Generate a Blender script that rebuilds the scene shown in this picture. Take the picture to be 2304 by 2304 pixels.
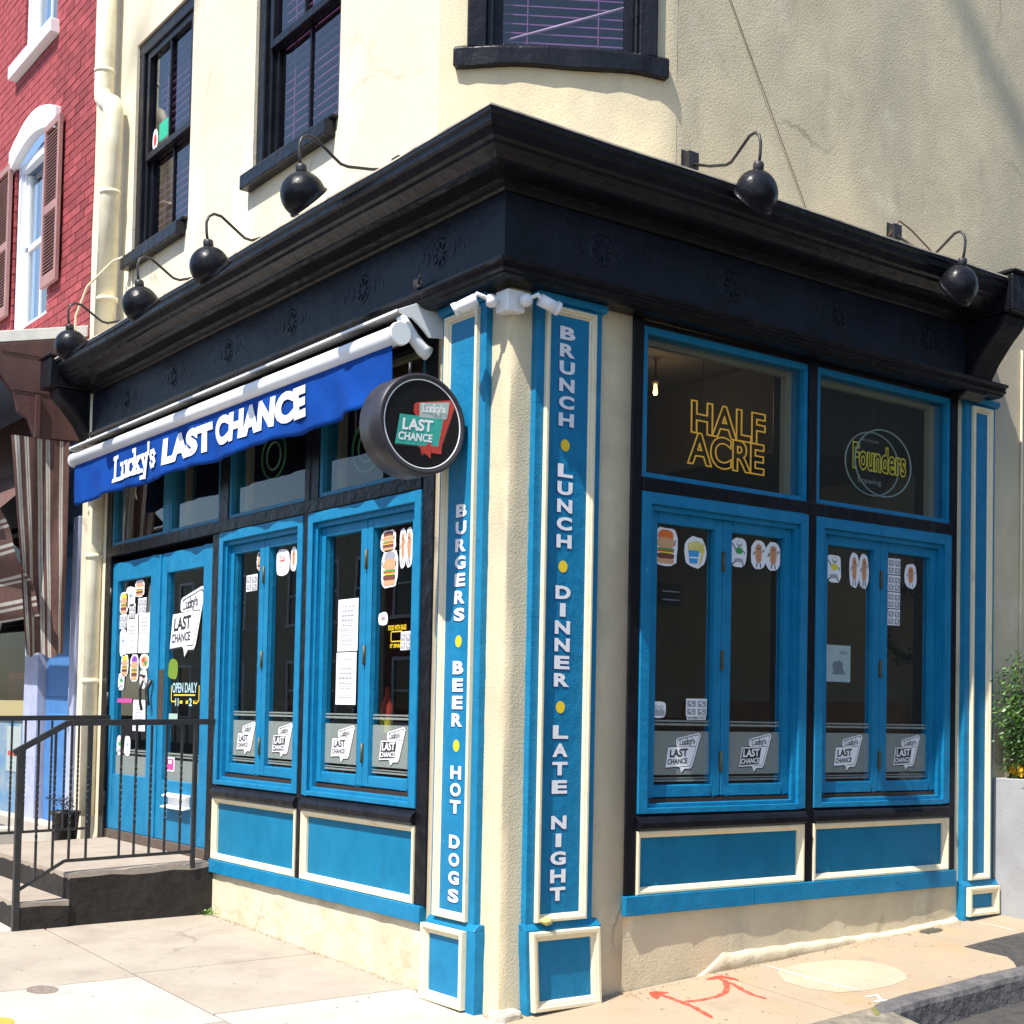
import bpy, bmesh, math, random
from mathutils import Vector, Matrix
random.seed(7)
S = bpy.context.scene
for o in list(bpy.data.objects): bpy.data.objects.remove(o)
# ------------------------------------------------------------------ camera, sky, sun, exposure
cd = bpy.data.cameras.new('camera'); cam = bpy.data.objects.new('camera', cd); S.collection.objects.link(cam)
yaw, pitch, roll = map(math.radians, (53.21649457, 2.08289991, 1.10829258))
cy_, sy_, cp_, sp_ = math.cos(yaw), math.sin(yaw), math.cos(pitch), math.sin(pitch)
fw = Vector((-sy_*cp_, cy_*cp_, sp_)); rt = Vector((cy_, sy_, 0)); up = rt.cross(fw)
cr, sr = math.cos(roll), math.sin(roll)
R_ = cr*rt + sr*up; U_ = -sr*rt + cr*up
mm = Matrix((R_, U_, -fw)).transposed().to_4x4(); mm.translation = (5.50098, -3.90628, 1.42751)
cam.matrix_world = mm
cd.sensor_width = 36; cd.lens = 3156.415/2304*36; cd.shift_x = -58.14/2304; cd.shift_y = 339.64/2304
cd.clip_start = 0.05; cd.clip_end = 2000
S.camera = cam
W = bpy.data.worlds.new('World'); S.world = W; W.use_nodes = True
sunv = Vector((0.274, -1.0, 1.70)).normalized()
el = math.asin(sunv.z); az = math.atan2(sunv.x, sunv.y)
nt = W.node_tree; sky = nt.nodes.new('ShaderNodeTexSky'); sky.sky_type = 'NISHITA'; sky.sun_disc = False
sky.sun_elevation = el; sky.sun_rotation = az; sky.air_density = 1.0; sky.dust_density = 0.6; sky.ozone_density = 1.5
bg = nt.nodes['Background']; nt.links.new(sky.outputs[0], bg.inputs[0]); bg.inputs[1].default_value = 0.15
sl = bpy.data.lights.new('sun', 'SUN'); sl.energy = 5.0; sl.angle = math.radians(0.5); sl.color = (1, .955, .87)
so = bpy.data.objects.new('sun', sl); S.collection.objects.link(so)
so.rotation_euler = (-sunv).to_track_quat('-Z', 'Y').to_euler(); so.location = (0, -10, 15)
S.view_settings.view_transform = 'Standard'; S.view_settings.look = 'None'; S.view_settings.gamma = 1
S.view_settings.use_curve_mapping = False; S.view_settings.exposure = 0.72
S.render.engine = 'CYCLES'; S.cycles.max_bounces = 8; S.cycles.transparent_max_bounces = 16

# ------------------------------------------------------------------ materials
MATS = {}
def M(name, col, rough=.6, col2=None, ns=6, bump=0, bs=60, metal=0, spec=.5, streak=False, b2=0, b2s=6, coat=0, amt=(.38,.66), blot=None, crack=None, chips=None, vary=0):
    if name in MATS: return MATS[name]
    m = bpy.data.materials.new(name); m.use_nodes = True; n = m.node_tree; N = n.nodes; L = n.links
    p = N['Principled BSDF']; p.inputs['Base Color'].default_value = (*col, 1); p.inputs['Roughness'].default_value = rough
    p.inputs['Metallic'].default_value = metal; p.inputs['Specular IOR Level'].default_value = spec
    p.inputs['Coat Weight'].default_value = coat
    g = N.new('ShaderNodeNewGeometry'); pos = g.outputs['Position']
    if streak:
        mp = N.new('ShaderNodeMapping'); mp.inputs['Scale'].default_value = (1, 1, .12); L.new(pos, mp.inputs[0]); pos = mp.outputs[0]
    if col2:
        t = N.new('ShaderNodeTexNoise'); t.inputs['Scale'].default_value = ns; t.inputs['Detail'].default_value = 8; t.inputs['Roughness'].default_value = .62
        L.new(pos, t.inputs['Vector'])
        r = N.new('ShaderNodeValToRGB'); r.color_ramp.elements[0].position = amt[0]; r.color_ramp.elements[1].position = amt[1]
        r.color_ramp.elements[0].color = (*col, 1); r.color_ramp.elements[1].color = (*col2, 1)
        L.new(t.outputs['Fac'], r.inputs[0]); L.new(r.outputs[0], p.inputs['Base Color'])
    def cur():
        return p.inputs['Base Color'].links[0].from_socket if p.inputs['Base Color'].links else None
    def layer(fac, c):
        m2 = N.new('ShaderNodeMix'); m2.data_type = 'RGBA'; L.new(fac, m2.inputs[0]); k = cur()
        if k: L.new(k, m2.inputs[6])
        else: m2.inputs[6].default_value = (*col, 1)
        m2.inputs[7].default_value = (*c, 1); L.new(m2.outputs[2], p.inputs['Base Color'])
    def ramp(src, a, b, hi=1.0):
        r2 = N.new('ShaderNodeMapRange'); r2.inputs[1].default_value = a; r2.inputs[2].default_value = b; r2.inputs[4].default_value = hi; L.new(src, r2.inputs[0]); return r2.outputs[0]
    def noise(sc, det=6, v=None, rg_=.6):
        t3 = N.new('ShaderNodeTexNoise'); t3.inputs['Scale'].default_value = sc; t3.inputs['Detail'].default_value = det; t3.inputs['Roughness'].default_value = rg_; L.new(v or g.outputs['Position'], t3.inputs['Vector']); return t3
    for (bc, bsc, ba, bb, bh, bst) in (blot or []):
        v = None
        if bst:
            mp2 = N.new('ShaderNodeMapping'); mp2.inputs['Scale'].default_value = (1, 1, bst); L.new(g.outputs['Position'], mp2.inputs[0]); v = mp2.outputs[0]
        layer(ramp(noise(bsc, 7, v).outputs['Fac'], ba, bb, bh), bc)
    for (cc, csc, cw, chh) in (crack or []):
        nz = noise(2.2, 5); ad = N.new('ShaderNodeMix'); ad.data_type = 'VECTOR'; ad.inputs[0].default_value = .32; L.new(g.outputs['Position'], ad.inputs[4]); L.new(nz.outputs['Color'], ad.inputs[5])
        vo = N.new('ShaderNodeTexVoronoi'); vo.feature = 'DISTANCE_TO_EDGE'; vo.inputs['Scale'].default_value = csc; L.new(ad.outputs[1], vo.inputs['Vector'])
        gate = ramp(noise(.9, 3).outputs['Fac'], .50, .60); ml = N.new('ShaderNodeMath'); ml.operation = 'MULTIPLY'
        L.new(ramp(vo.outputs['Distance'], cw, 0, chh), ml.inputs[0]); L.new(gate, ml.inputs[1]); layer(ml.outputs[0], cc)
    for (cc, csc, thr) in (chips or []):
        layer(ramp(noise(csc, 4, None, .7).outputs['Fac'], thr, thr+.012), cc)
    if vary:
        oi = N.new('ShaderNodeObjectInfo'); hs = N.new('ShaderNodeHueSaturation'); k = cur(); L.new(k, hs.inputs['Color']); mr = N.new('ShaderNodeMapRange'); mr.inputs[3].default_value = 1-vary; mr.inputs[4].default_value = 1+vary; L.new(oi.outputs['Random'], mr.inputs[0]); L.new(mr.outputs[0], hs.inputs['Value']); L.new(hs.outputs[0], p.inputs['Base Color'])
    last = None
    for st, sc, dist in ((bump, bs, .004), (b2, b2s, .03)):
        if st:
            t2 = N.new('ShaderNodeTexNoise'); t2.inputs['Scale'].default_value = sc; t2.inputs['Detail'].default_value = 5
            L.new(g.outputs['Position'], t2.inputs['Vector'])
            b = N.new('ShaderNodeBump'); b.inputs['Strength'].default_value = st; b.inputs['Distance'].default_value = dist
            L.new(t2.outputs['Fac'], b.inputs['Height'])
            if last: L.new(last, b.inputs['Normal'])
            last = b.outputs[0]
    if last: L.new(last, p.inputs['Normal'])
    MATS[name] = m; return m
def glassmat(name, tint=(.9,.93,.93), refl=1.5):
    m = bpy.data.materials.new(name); m.use_nodes = True; n = m.node_tree; N = n.nodes; L = n.links
    out = N['Material Output']; N.remove(N['Principled BSDF'])
    tr = N.new('ShaderNodeBsdfTransparent'); tr.inputs[0].default_value = (*tint, 1)
    gl = N.new('ShaderNodeBsdfGlossy'); gl.inputs['Roughness'].default_value = .0; gl.inputs['Color'].default_value = (1,1,1,1)
    g = N.new('ShaderNodeNewGeometry'); t = N.new('ShaderNodeTexNoise'); t.inputs['Scale'].default_value = 1.3; L.new(g.outputs['Position'], t.inputs['Vector'])
    b = N.new('ShaderNodeBump'); b.inputs['Strength'].default_value = .04; b.inputs['Distance'].default_value = .01; L.new(t.outputs['Fac'], b.inputs['Height']); L.new(b.outputs[0], gl.inputs['Normal'])
    f = N.new('ShaderNodeFresnel'); f.inputs['IOR'].default_value = refl
    iv = N.new('ShaderNodeMath'); iv.operation = 'SUBTRACT'; iv.inputs[0].default_value = 1; L.new(g.outputs['Backfacing'], iv.inputs[1])
    mu = N.new('ShaderNodeMath'); mu.operation = 'MULTIPLY'; L.new(f.outputs[0], mu.inputs[0]); L.new(iv.outputs[0], mu.inputs[1])
    mx = N.new('ShaderNodeMixShader'); L.new(mu.outputs[0], mx.inputs[0]); L.new(tr.outputs[0], mx.inputs[1]); L.new(gl.outputs[0], mx.inputs[2])
    L.new(mx.outputs[0], out.inputs[0]); MATS[name] = m; return m
def emit(name, col, st, base=None):
    m = M(name, base or col, .4); p = m.node_tree.nodes['Principled BSDF']
    p.inputs['Emission Color'].default_value = (*col, 1); p.inputs['Emission Strength'].default_value = st; return m
def frostmat():
    m = bpy.data.materials.new('frosted_film'); m.use_nodes = True; n = m.node_tree; N = n.nodes; L = n.links
    out = N['Material Output']; p = N['Principled BSDF']; p.inputs['Base Color'].default_value = (.42,.48,.45,1); p.inputs['Roughness'].default_value = .7
    tr = N.new('ShaderNodeBsdfTransparent'); mx = N.new('ShaderNodeMixShader'); mx.inputs[0].default_value = .32
    L.new(tr.outputs[0], mx.inputs[1]); L.new(p.outputs[0], mx.inputs[2]); L.new(mx.outputs[0], out.inputs[0]); MATS['frost'] = m; return m

STUC = M('cream_stucco', (.69,.62,.475), .85, (.62,.55,.41), ns=1.3, bump=.55, bs=50, b2=.10, b2s=6, spec=.2, blot=[((.50,.44,.33), 1.1, .58, .72, .45, .35), ((.42,.38,.26), 5, .66, .74, .5, 0)], crack=[((.36,.31,.22), .8, .012, .6)])
STUW = M('cream_stucco_weathered', (.70,.595,.40), .88, (.58,.495,.335), ns=2.4, bump=.65, bs=85, b2=.06, b2s=6, spec=.2, blot=[((.46,.41,.31), .8, .44, .66, .7, .5), ((.36,.33,.25), 3.0, .56, .74, .6, .5), ((.78,.70,.52), 2.0, .58, .7, .5, 0)], crack=[((.32,.27,.19), .9, .014, .75)])
PLIN = M('cream_plinth_render', (.66,.575,.42), .85, (.52,.43,.29), ns=2.6, bump=.5, bs=50, b2=.5, b2s=8, spec=.2, amt=(.45,.75), blot=[((.40,.31,.19), 3.2, .56, .72, .7, 1.6)], crack=[((.33,.26,.17), 1.3, .014, .7)])
BLUE = M('blue_paint', (.004,.160,.325), .45, (.008,.195,.38), ns=9, bump=.2, bs=80, b2=.15, b2s=20, spec=.25, blot=[((.02,.21,.38), 2.2, .5, .75, .5, .2), ((.006,.09,.19), 6, .6, .75, .5, .3)], chips=[((.42,.42,.38), 30, .715), ((.02,.05,.08), 17, .72)])
BLUP = M('blue_panel_paint', (.003,.145,.28), .55, (.006,.175,.33), ns=5, bump=.25, bs=110, spec=.2, blot=[((.012,.19,.35), 1.6, .5, .75, .45, .4), ((.004,.085,.17), 5, .6, .75, .5, .6)])
TEAL = M('teal_transom_paint', (.008,.15,.26), .45, (.012,.18,.30), ns=6, bump=.1)
BLK = M('black_gloss_paint', (.005,.0055,.008), .32, (.010,.010,.014), ns=7, bump=.35, bs=50, b2=.3, b2s=12, spec=.22, blot=[((.035,.033,.032), 5, .66, .78, .6, .6)])
BLKF = M('black_frieze_paint', (.004,.006,.011), .42, (.008,.010,.02), ns=4, bump=.5, bs=35, b2=.4, b2s=8, spec=.26)
IRON = M('black_iron', (.014,.014,.016), .45, (.03,.027,.025), ns=20, bump=.3, bs=90, spec=.5)
CRM = M('cream_trim_paint', (.78,.68,.47), .5, (.66,.55,.36), ns=11, bump=.2, bs=60, amt=(.5,.85), blot=[((.48,.40,.26), 9, .62, .74, .6, 0)], chips=[((.16,.10,.06), 30, .735)])
WHT = M('white_enamel', (.86,.87,.88), .35, (.80,.81,.82), ns=5, bump=.05)
LET = M('white_letter_paint', (.83,.82,.84), .6, (.74,.73,.76), ns=30)
NAVY = M('navy_letter_shadow', (.010,.05,.20), .6)
YEL = M('yellow_dot_paint', (.85,.58,.02), .6)
CANV = M('blue_canvas', (.001,.045,.26), .85, (.002,.058,.31), ns=4, bump=.35, bs=260, b2=.4, b2s=4, spec=.15, blot=[((.001,.03,.18), 2.5, .55, .72, .5, .3)])
CTXT = M('canvas_white_print', (.86,.85,.88), .8)
GLS = glassmat('window_glass', (.86,.90,.90), 1.5)
GLU = glassmat('upper_window_glass', (.82,.78,.94), 1.75)
FROST = frostmat()
CONC = M('concrete_tan', (.385,.33,.27), .9, (.325,.275,.225), ns=2.2, bump=.5, bs=90, b2=.35, b2s=5, spec=.2, blot=[((.22,.18,.145), 1.3, .52, .7, .6, 0), ((.46,.39,.31), 6, .6, .8, .5, 0)], crack=[((.16,.13,.10), .55, .008, .6)], chips=[((.13,.10,.08), 38, .70)])
CONW = M('concrete_pale', (.45,.415,.365), .9, (.41,.37,.32), ns=2.5, bump=.5, bs=90, b2=.2, b2s=5, spec=.2, blot=[((.33,.29,.25), 1.5, .54, .72, .55, 0)], crack=[((.14,.12,.1), .5, .008, .7)], chips=[((.2,.17,.14), 40, .715)])
CONO = M('concrete_warm', (.39,.30,.205), .9, (.34,.275,.205), ns=1.8, bump=.55, bs=90, b2=.35, b2s=5, spec=.2, blot=[((.45,.27,.12), 1.9, .52, .72, .55, 0), ((.25,.20,.15), 3.1, .56, .74, .6, 0)], crack=[((.16,.115,.08), .9, .008, .65)], chips=[((.14,.10,.08), 38, .70)])
ASPH = M('asphalt', (.045,.042,.042), .9, (.075,.07,.066), ns=20, bump=1.0, bs=140, spec=.3, blot=[((.10,.09,.08), 2, .5, .7, .6, 0)])
KERB = M('dark_kerb_stone', (.085,.08,.082), .85, (.15,.14,.135), ns=12, bump=.9, bs=70, b2=.6, b2s=14, blot=[((.16,.15,.15), 8, .6, .75, .6, 0)])
JOINT = M('joint_dirt', (.20,.15,.10), .95, (.30,.24,.17), ns=15, bump=.5)
STEP = M('step_top_concrete', (.36,.30,.245), .9, (.29,.24,.195), ns=4, bump=.6, bs=60, spec=.2)
STEPD = M('step_dark_paint', (.022,.019,.017), .85, (.034,.029,.026), ns=9, bump=.7, bs=55, b2=.3, b2s=12, spec=.3)
BRM = M('red_painted_brick', (.32,.062,.066), .75, (.25,.05,.053), ns=5, bump=.6, bs=50, spec=.25, vary=.24, blot=[((.17,.035,.04), 3, .56, .72, .6, 0)])
BRJ = M('red_painted_mortar', (.25,.042,.048), .85, (.20,.033,.04), ns=8, bump=.5)
SHUT = M('rose_brown_shutter', (.36,.19,.17), .6, (.31,.16,.145), ns=8, bump=.1)
BRWN = M('brown_fascia_paint', (.095,.038,.034), .6, (.06,.026,.025), ns=9, bump=.5, bs=30, streak=True)
STRB = M('brown_awning_cloth', (.135,.075,.063), .85, (.10,.055,.048), ns=12, bump=.3, bs=150, spec=.15)
STRC = M('cream_awning_stripe', (.46,.44,.40), .85, (.38,.355,.32), ns=20, spec=.15)
LAV = M('pale_lavender_paint', (.40,.43,.58), .65, (.32,.35,.50), ns=8)
NBL = M('neighbour_blue_paint', (.06,.20,.47), .6, (.045,.16,.40), ns=6, bump=.15)
DARK = M('interior_dark', (.03,.025,.022), .9)
INW = M('interior_brown_wall', (.055,.045,.036), .85, (.04,.033,.027), ns=2)
INB = M('interior_beige_wall', (.30,.26,.17), .85, (.25,.21,.14), ns=2)
WOOD = M('booth_wood', (.22,.075,.025), .5, (.14,.05,.018), ns=6, streak=True)
FLR = M('interior_floor', (.22,.15,.10), .6)
BRASS = M('aged_brass', (.11,.10,.055), .5, (.06,.07,.05), ns=40, metal=.4)
BRZ = M('bronze_plate', (.10,.065,.045), .45, metal=.4)
BLIND = M('wood_blind', (.36,.17,.20), .6, (.28,.13,.17), ns=8)
SASHB = M('brown_sash_shadow', (.10,.05,.035), .6)
PAPER = M('white_paper', (.80,.80,.82), .8)
INKG = M('grey_ink', (.35,.35,.38), .8)
INK = M('black_ink', (.015,.015,.018), .7)
PIPE = M('cream_pipe_paint', (.80,.74,.56), .5, (.66,.60,.42), ns=7, bump=.2)
PLNT = M('pale_grey_planter', (.37,.37,.385), .8, (.31,.31,.32), ns=3.2, bump=.4, bs=60, blot=[((.22,.22,.22), 4, .6, .75, .5, .5)])
LEAF = M('boxwood_leaf', (.035,.085,.018), .4, (.07,.15,.03), ns=30, spec=.5)
LEAFL = M('light_leaf', (.14,.26,.04), .5, (.09,.2,.03), ns=30)
STEM = M('stem_bark', (.10,.07,.04), .8)
CGRN = M('c_green', (.05,.30,.07), .7); CRED = M('c_red', (.60,.06,.03), .7); CORG = M('c_orange', (.72,.16,.02), .7)
CBUN = M('c_bun', (.62,.33,.17), .7); CMEAT = M('c_patty', (.16,.045,.03), .7); CYEL = M('c_yellow', (.75,.60,.05), .7)
CGRY = M('c_grey', (.33,.33,.38), .7); CBLU = M('c_blue', (.04,.30,.62), .7); CPUR = M('c_purple', (.22,.05,.42), .7)
CPNK = M('c_pink', (.62,.06,.30), .7); CSAU = M('c_sausage', (.55,.24,.12), .7)
STEAL = M('sign_teal', (.03,.40,.33), .5, (.03,.30,.22), ns=9); SRED = M('sign_red', (.42,.025,.03), .5, (.55,.06,.03), ns=60)
SPALE = M('sign_pale', (.40,.50,.46), .5); SBLK = M('sign_black_face', (.004,.004,.005), .5, spec=.25)
RIM = M('sign_drum_metal', (.024,.022,.030), .42, (.034,.031,.038), ns=12, bump=.15)
NEON = emit('neon_gold_tube', (.85,.42,.03), .28, (.5,.3,.03)); NEOY = emit('neon_yellow_tube', (.65,.55,.02), .12, (.4,.35,.03))
NEOW = M('neon_white_tube', (.40,.48,.45), .3); NEOG = M('neon_green_tube', (.10,.35,.12), .3)
BULB = emit('lit_bulb', (1,.55,.16), 4); CHALK = M('spray_red', (.70,.11,.06), .9, (.56,.27,.17), ns=22); CHW = M('spray_white', (.80,.80,.76), .9)
GUM = M('gum_spot', (.19,.145,.11), .9)
def paint(name, c, lo, hi, sc=26):
    m = M(name, c, .9); n = m.node_tree; N = n.nodes; L = n.links; g = N.new('ShaderNodeNewGeometry'); t = N.new('ShaderNodeTexNoise'); t.inputs['Scale'].default_value = sc; t.inputs['Detail'].default_value = 6; L.new(g.outputs['Position'], t.inputs['Vector'])
    r = N.new('ShaderNodeMapRange'); r.inputs[1].default_value = .35; r.inputs[2].default_value = .62; r.inputs[3].default_value = lo; r.inputs[4].default_value = hi; L.new(t.outputs['Fac'], r.inputs[0])
    tr = N.new('ShaderNodeBsdfTransparent'); mx = N.new('ShaderNodeMixShader'); L.new(r.outputs[0], mx.inputs[0]); L.new(tr.outputs[0], mx.inputs[1]); L.new(N['Principled BSDF'].outputs[0], mx.inputs[2]); L.new(mx.outputs[0], N['Material Output'].inputs[0]); return m
PRED = paint('spray_red_thin', (.72,.07,.035), .35, .85); PREH = paint('spray_red_solid', (.74,.07,.035), .75, 1); PWHT = paint('spray_white_thin', (.80,.80,.76), .35, .9)
GREYP = M('patch_concrete', (.47,.385,.28), .9, (.40,.32,.225), ns=4, bump=.5, bs=60)

# ------------------------------------------------------------------ mesh helpers
TA = lambda h, d, z: (h, -d, z)          # street facade: h runs along x, d outward
TB = lambda h, d, z: (d, h, z)           # side facade: h runs along y, d outward
TW = lambda x, y, z: (x, y, z)
ORG = {}
class MB:
    def __init__(s): s.v = []; s.f = []; s.m = []; s.s = []
    def add(s, vs, fs, mi=0, smooth=False):
        o = len(s.v); s.v += [tuple(v) for v in vs]
        for f in fs: s.f.append([o+i for i in f]); s.m.append(mi); s.s.append(smooth)
        return s
    def box(s, T, h0, h1, d0, d1, z0, z1, mi=0):
        vs = [T(h, d, z) for h in (h0, h1) for d in (d0, d1) for z in (z0, z1)]
        return s.add(vs, [(0,1,3,2),(4,6,7,5),(0,4,5,1),(2,3,7,6),(0,2,6,4),(1,5,7,3)], mi)
    def prism(s, T, pts, a, b, mi=0, axis='d', smooth=False):
        n = len(pts)
        def g(p, t): return T(p[0], t, p[1]) if axis == 'd' else (T(t, p[0], p[1]) if axis == 'h' else T(p[0], p[1], t))
        vs = [g(p, a) for p in pts] + [g(p, b) for p in pts]
        s.add(vs, [list(range(n)), list(range(2*n-1, n-1, -1))], mi)
        o = len(s.v)-2*n
        for i in range(n):
            j = (i+1) % n; s.f.append([o+i, o+j, o+n+j, o+n+i]); s.m.append(mi); s.s.append(smooth)
        return s
    def poly(s, T, pts, d, mi=0): return s.add([T(p[0], d, p[1]) for p in pts], [list(range(len(pts)))], mi)
    def tube(s, path, r, n=8, mi=0, caps=True):
        P = [Vector(p) for p in path]; rs = r if isinstance(r, (list, tuple)) else [r]*len(P); rings = []; vs = []
        t0 = (P[1]-P[0]).normalized(); a = t0.orthogonal().normalized()
        for i, p in enumerate(P):
            t = ((P[min(i+1, len(P)-1)]-p).normalized() + (p-P[max(i-1, 0)]).normalized())
            t = t.normalized() if t.length > 1e-6 else t0
            a = (a - t*a.dot(t)).normalized(); b = t.cross(a)
            for k in range(n):
                th = 2*math.pi*k/n; vs.append(p + (a*math.cos(th)+b*math.sin(th))*rs[i])
        fs = [(i*n+k, i*n+(k+1) % n, (i+1)*n+(k+1) % n, (i+1)*n+k) for i in range(len(P)-1) for k in range(n)]
        s.add(vs, fs, mi, True)
        if caps: s.add(vs[:n], [list(range(n))], mi); s.add(vs[-n:], [list(range(n))], mi)
        return s
    def lathe(s, prof, axis, origin, n=24, mi=0, smooth=True):
        ax = Vector(axis).normalized(); a = ax.orthogonal().normalized(); b = ax.cross(a); o = Vector(origin); vs = []
        for r, h in prof:
            for k in range(n):
                th = 2*math.pi*k/n; vs.append(o + ax*h + (a*math.cos(th)+b*math.sin(th))*r)
        fs = [(i*n+k, i*n+(k+1) % n, (i+1)*n+(k+1) % n, (i+1)*n+k) for i in range(len(prof)-1) for k in range(n)]
        return s.add(vs, fs, mi, smooth)
    def grid(s, fn, nu, nv, mi=0, smooth=True):
        vs = [fn(i/nu, j/nv) for i in range(nu+1) for j in range(nv+1)]
        fs = [(i*(nv+1)+j, (i+1)*(nv+1)+j, (i+1)*(nv+1)+j+1, i*(nv+1)+j+1) for i in range(nu) for j in range(nv)]
        return s.add(vs, fs, mi, smooth)
def mesh(name, mb, mats, org=(0,0,0), recalc=True):
    me = bpy.data.meshes.new(name)
    me.from_pydata([(v[0]-org[0], v[1]-org[1], v[2]-org[2]) for v in mb.v], [], mb.f)
    for m in (mats if isinstance(mats, (list, tuple)) else [mats]): me.materials.append(m)
    me.polygons.foreach_set('material_index', mb.m); me.polygons.foreach_set('use_smooth', mb.s)
    if recalc:
        b = bmesh.new(); b.from_mesh(me); bmesh.ops.remove_doubles(b, verts=b.verts, dist=1e-6); bmesh.ops.recalc_face_normals(b, faces=b.faces); b.to_mesh(me); b.free()
    return me
def link(o, parent=None):
    S.collection.objects.link(o)
    if parent: o.parent = parent
    return o
def tags(o, label=None, cat=None, group=None, kind=None):
    if label: o['label'] = label
    if cat: o['category'] = cat
    if group: o['group'] = group
    if kind: o['kind'] = kind
    return o
def thing(name, label, cat, loc=(0,0,0), group=None, kind=None):
    o = bpy.data.objects.new(name, None); o.empty_display_size = .2; o.location = loc; link(o); ORG[o] = tuple(loc)
    return tags(o, label, cat, group, kind)
def ob(name, mb, mats, parent=None, bevel=0, label=None, kind=None, cat=None, group=None, recalc=True):
    org = ORG.get(parent, (0,0,0)); o = bpy.data.objects.new(name, mesh(name, mb, mats, org, recalc)); link(o, parent); ORG[o] = org
    if bevel:
        md = o.modifiers.new('bevel', 'BEVEL'); md.width = bevel; md.segments = 2; md.limit_method = 'ANGLE'; md.angle_limit = math.radians(40)
    return tags(o, label, cat, group, kind)
def copyof(o, parent, loc=None, rot=None):
    c = o.copy(); link(c, parent); ORG[c] = ORG.get(o)
    if loc is not None: c.location = loc
    if rot is not None: c.rotation_euler = rot
    return c
# text as flat polygons fitted to a box --------------------------------------------------------
TXC = {}
def txt(s, bold=0.0, outline=0.0):
    k = (s, bold, outline)
    if k in TXC: return TXC[k]
    cu = bpy.data.curves.new('t', 'FONT'); cu.body = s; cu.size = 1; cu.offset = bold; cu.resolution_u = 4
    if outline: cu.fill_mode = 'NONE'; cu.bevel_depth = outline; cu.bevel_resolution = 1
    o = bpy.data.objects.new('t', cu); S.collection.objects.link(o)
    dg = bpy.context.evaluated_depsgraph_get(); ev = o.evaluated_get(dg); me = ev.to_mesh()
    vs = [tuple(v.co) for v in me.vertices]; fs = [tuple(p.vertices) for p in me.polygons]; ev.to_mesh_clear()
    bpy.data.objects.remove(o); bpy.data.curves.remove(cu)
    xs = [v[0] for v in vs]; ys = [v[1] for v in vs]; x0, x1, y0, y1 = min(xs), max(xs), min(ys), max(ys)
    vs = [((x-(x0+x1)/2)/(x1-x0), (y-(y0+y1)/2)/(y1-y0), z) for x, y, z in vs]
    TXC[k] = (vs, fs, x1-x0, y1-y0); return TXC[k]
def put_text(mb, T, s, cx, cz, w, h, d, mi=0, bold=.02, slope=0, lean=0):
    vs, fs, _, _ = txt(s, bold)
    out = [T(cx + x*w + y*h*lean, d, cz + y*h + x*w*slope) for x, y, z in vs]
    return mb.add(out, fs, mi)
GL = {'L': (.62, [[(0,0),(0,1)],[(-.02,0),(.55,0),(.55,.22)],[(-.14,1),(.14,1)],[(-.14,0),(0,0)]]),
 'u': (.55, [[(0,.62),(0,.15),(.1,.02),(.28,.02),(.38,.14)],[(.38,.62),(.38,0),(.5,0)],[(-.12,.62),(0,.62)],[(.26,.62),(.38,.62)]]),
 'c': (.48, [[(.38,.44),(.3,.6),(.1,.6),(0,.45),(0,.17),(.1,.02),(.3,.02),(.38,.15)]]),
 'k': (.55, [[(0,0),(0,1)],[(-.12,1),(0,1)],[(0,.25),(.34,.6)],[(.12,.36),(.38,0)],[(-.12,0),(.1,0)],[(.28,0),(.5,0)],[(.22,.62),(.46,.62)]]),
 'y': (.56, [[(0,.62),(.2,.05)],[(.42,.62),(.14,-.3),(-.04,-.3)],[(-.12,.62),(.1,.62)],[(.3,.62),(.54,.62)]]),
 "'": (.18, [[(.02,1.02),(0,.76)]]),
 's': (.45, [[(.36,.48),(.26,.61),(.08,.61),(.02,.48),(.08,.37),(.3,.26),(.36,.14),(.26,.01),(.06,.01),(0,.14)]])}
def slab_word(mb, T, s, x0, z0, w, h, d, mi=0, t=.13, slope=0):
    tot = sum(GL[c][0] for c in s); x = 0; sx = w/tot; k = 0
    def add(pts, off):
        mb.add([T(x0+px*sx, d+off, z0+pz*h+px*sx*slope) for px, pz in pts], [list(range(len(pts)))], mi)
    for c in s:
        for st in GL[c][1]:
            for i in range(len(st)-1):
                (ax, az), (bx, bz) = st[i], st[i+1]; dx, dz = bx-ax, bz-az; ln = math.hypot(dx, dz); tx, tz = dx/ln*t*.5, dz/ln*t*.5
                k += 1
                add([(x+ax-tx-tz, az-tz+tx), (x+ax-tx+tz, az-tz-tx), (x+bx+tx+tz, bz+tz-tx), (x+bx+tx-tz, bz+tz+tx)], .00012*k)
        x += GL[c][0]
    return mb
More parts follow.
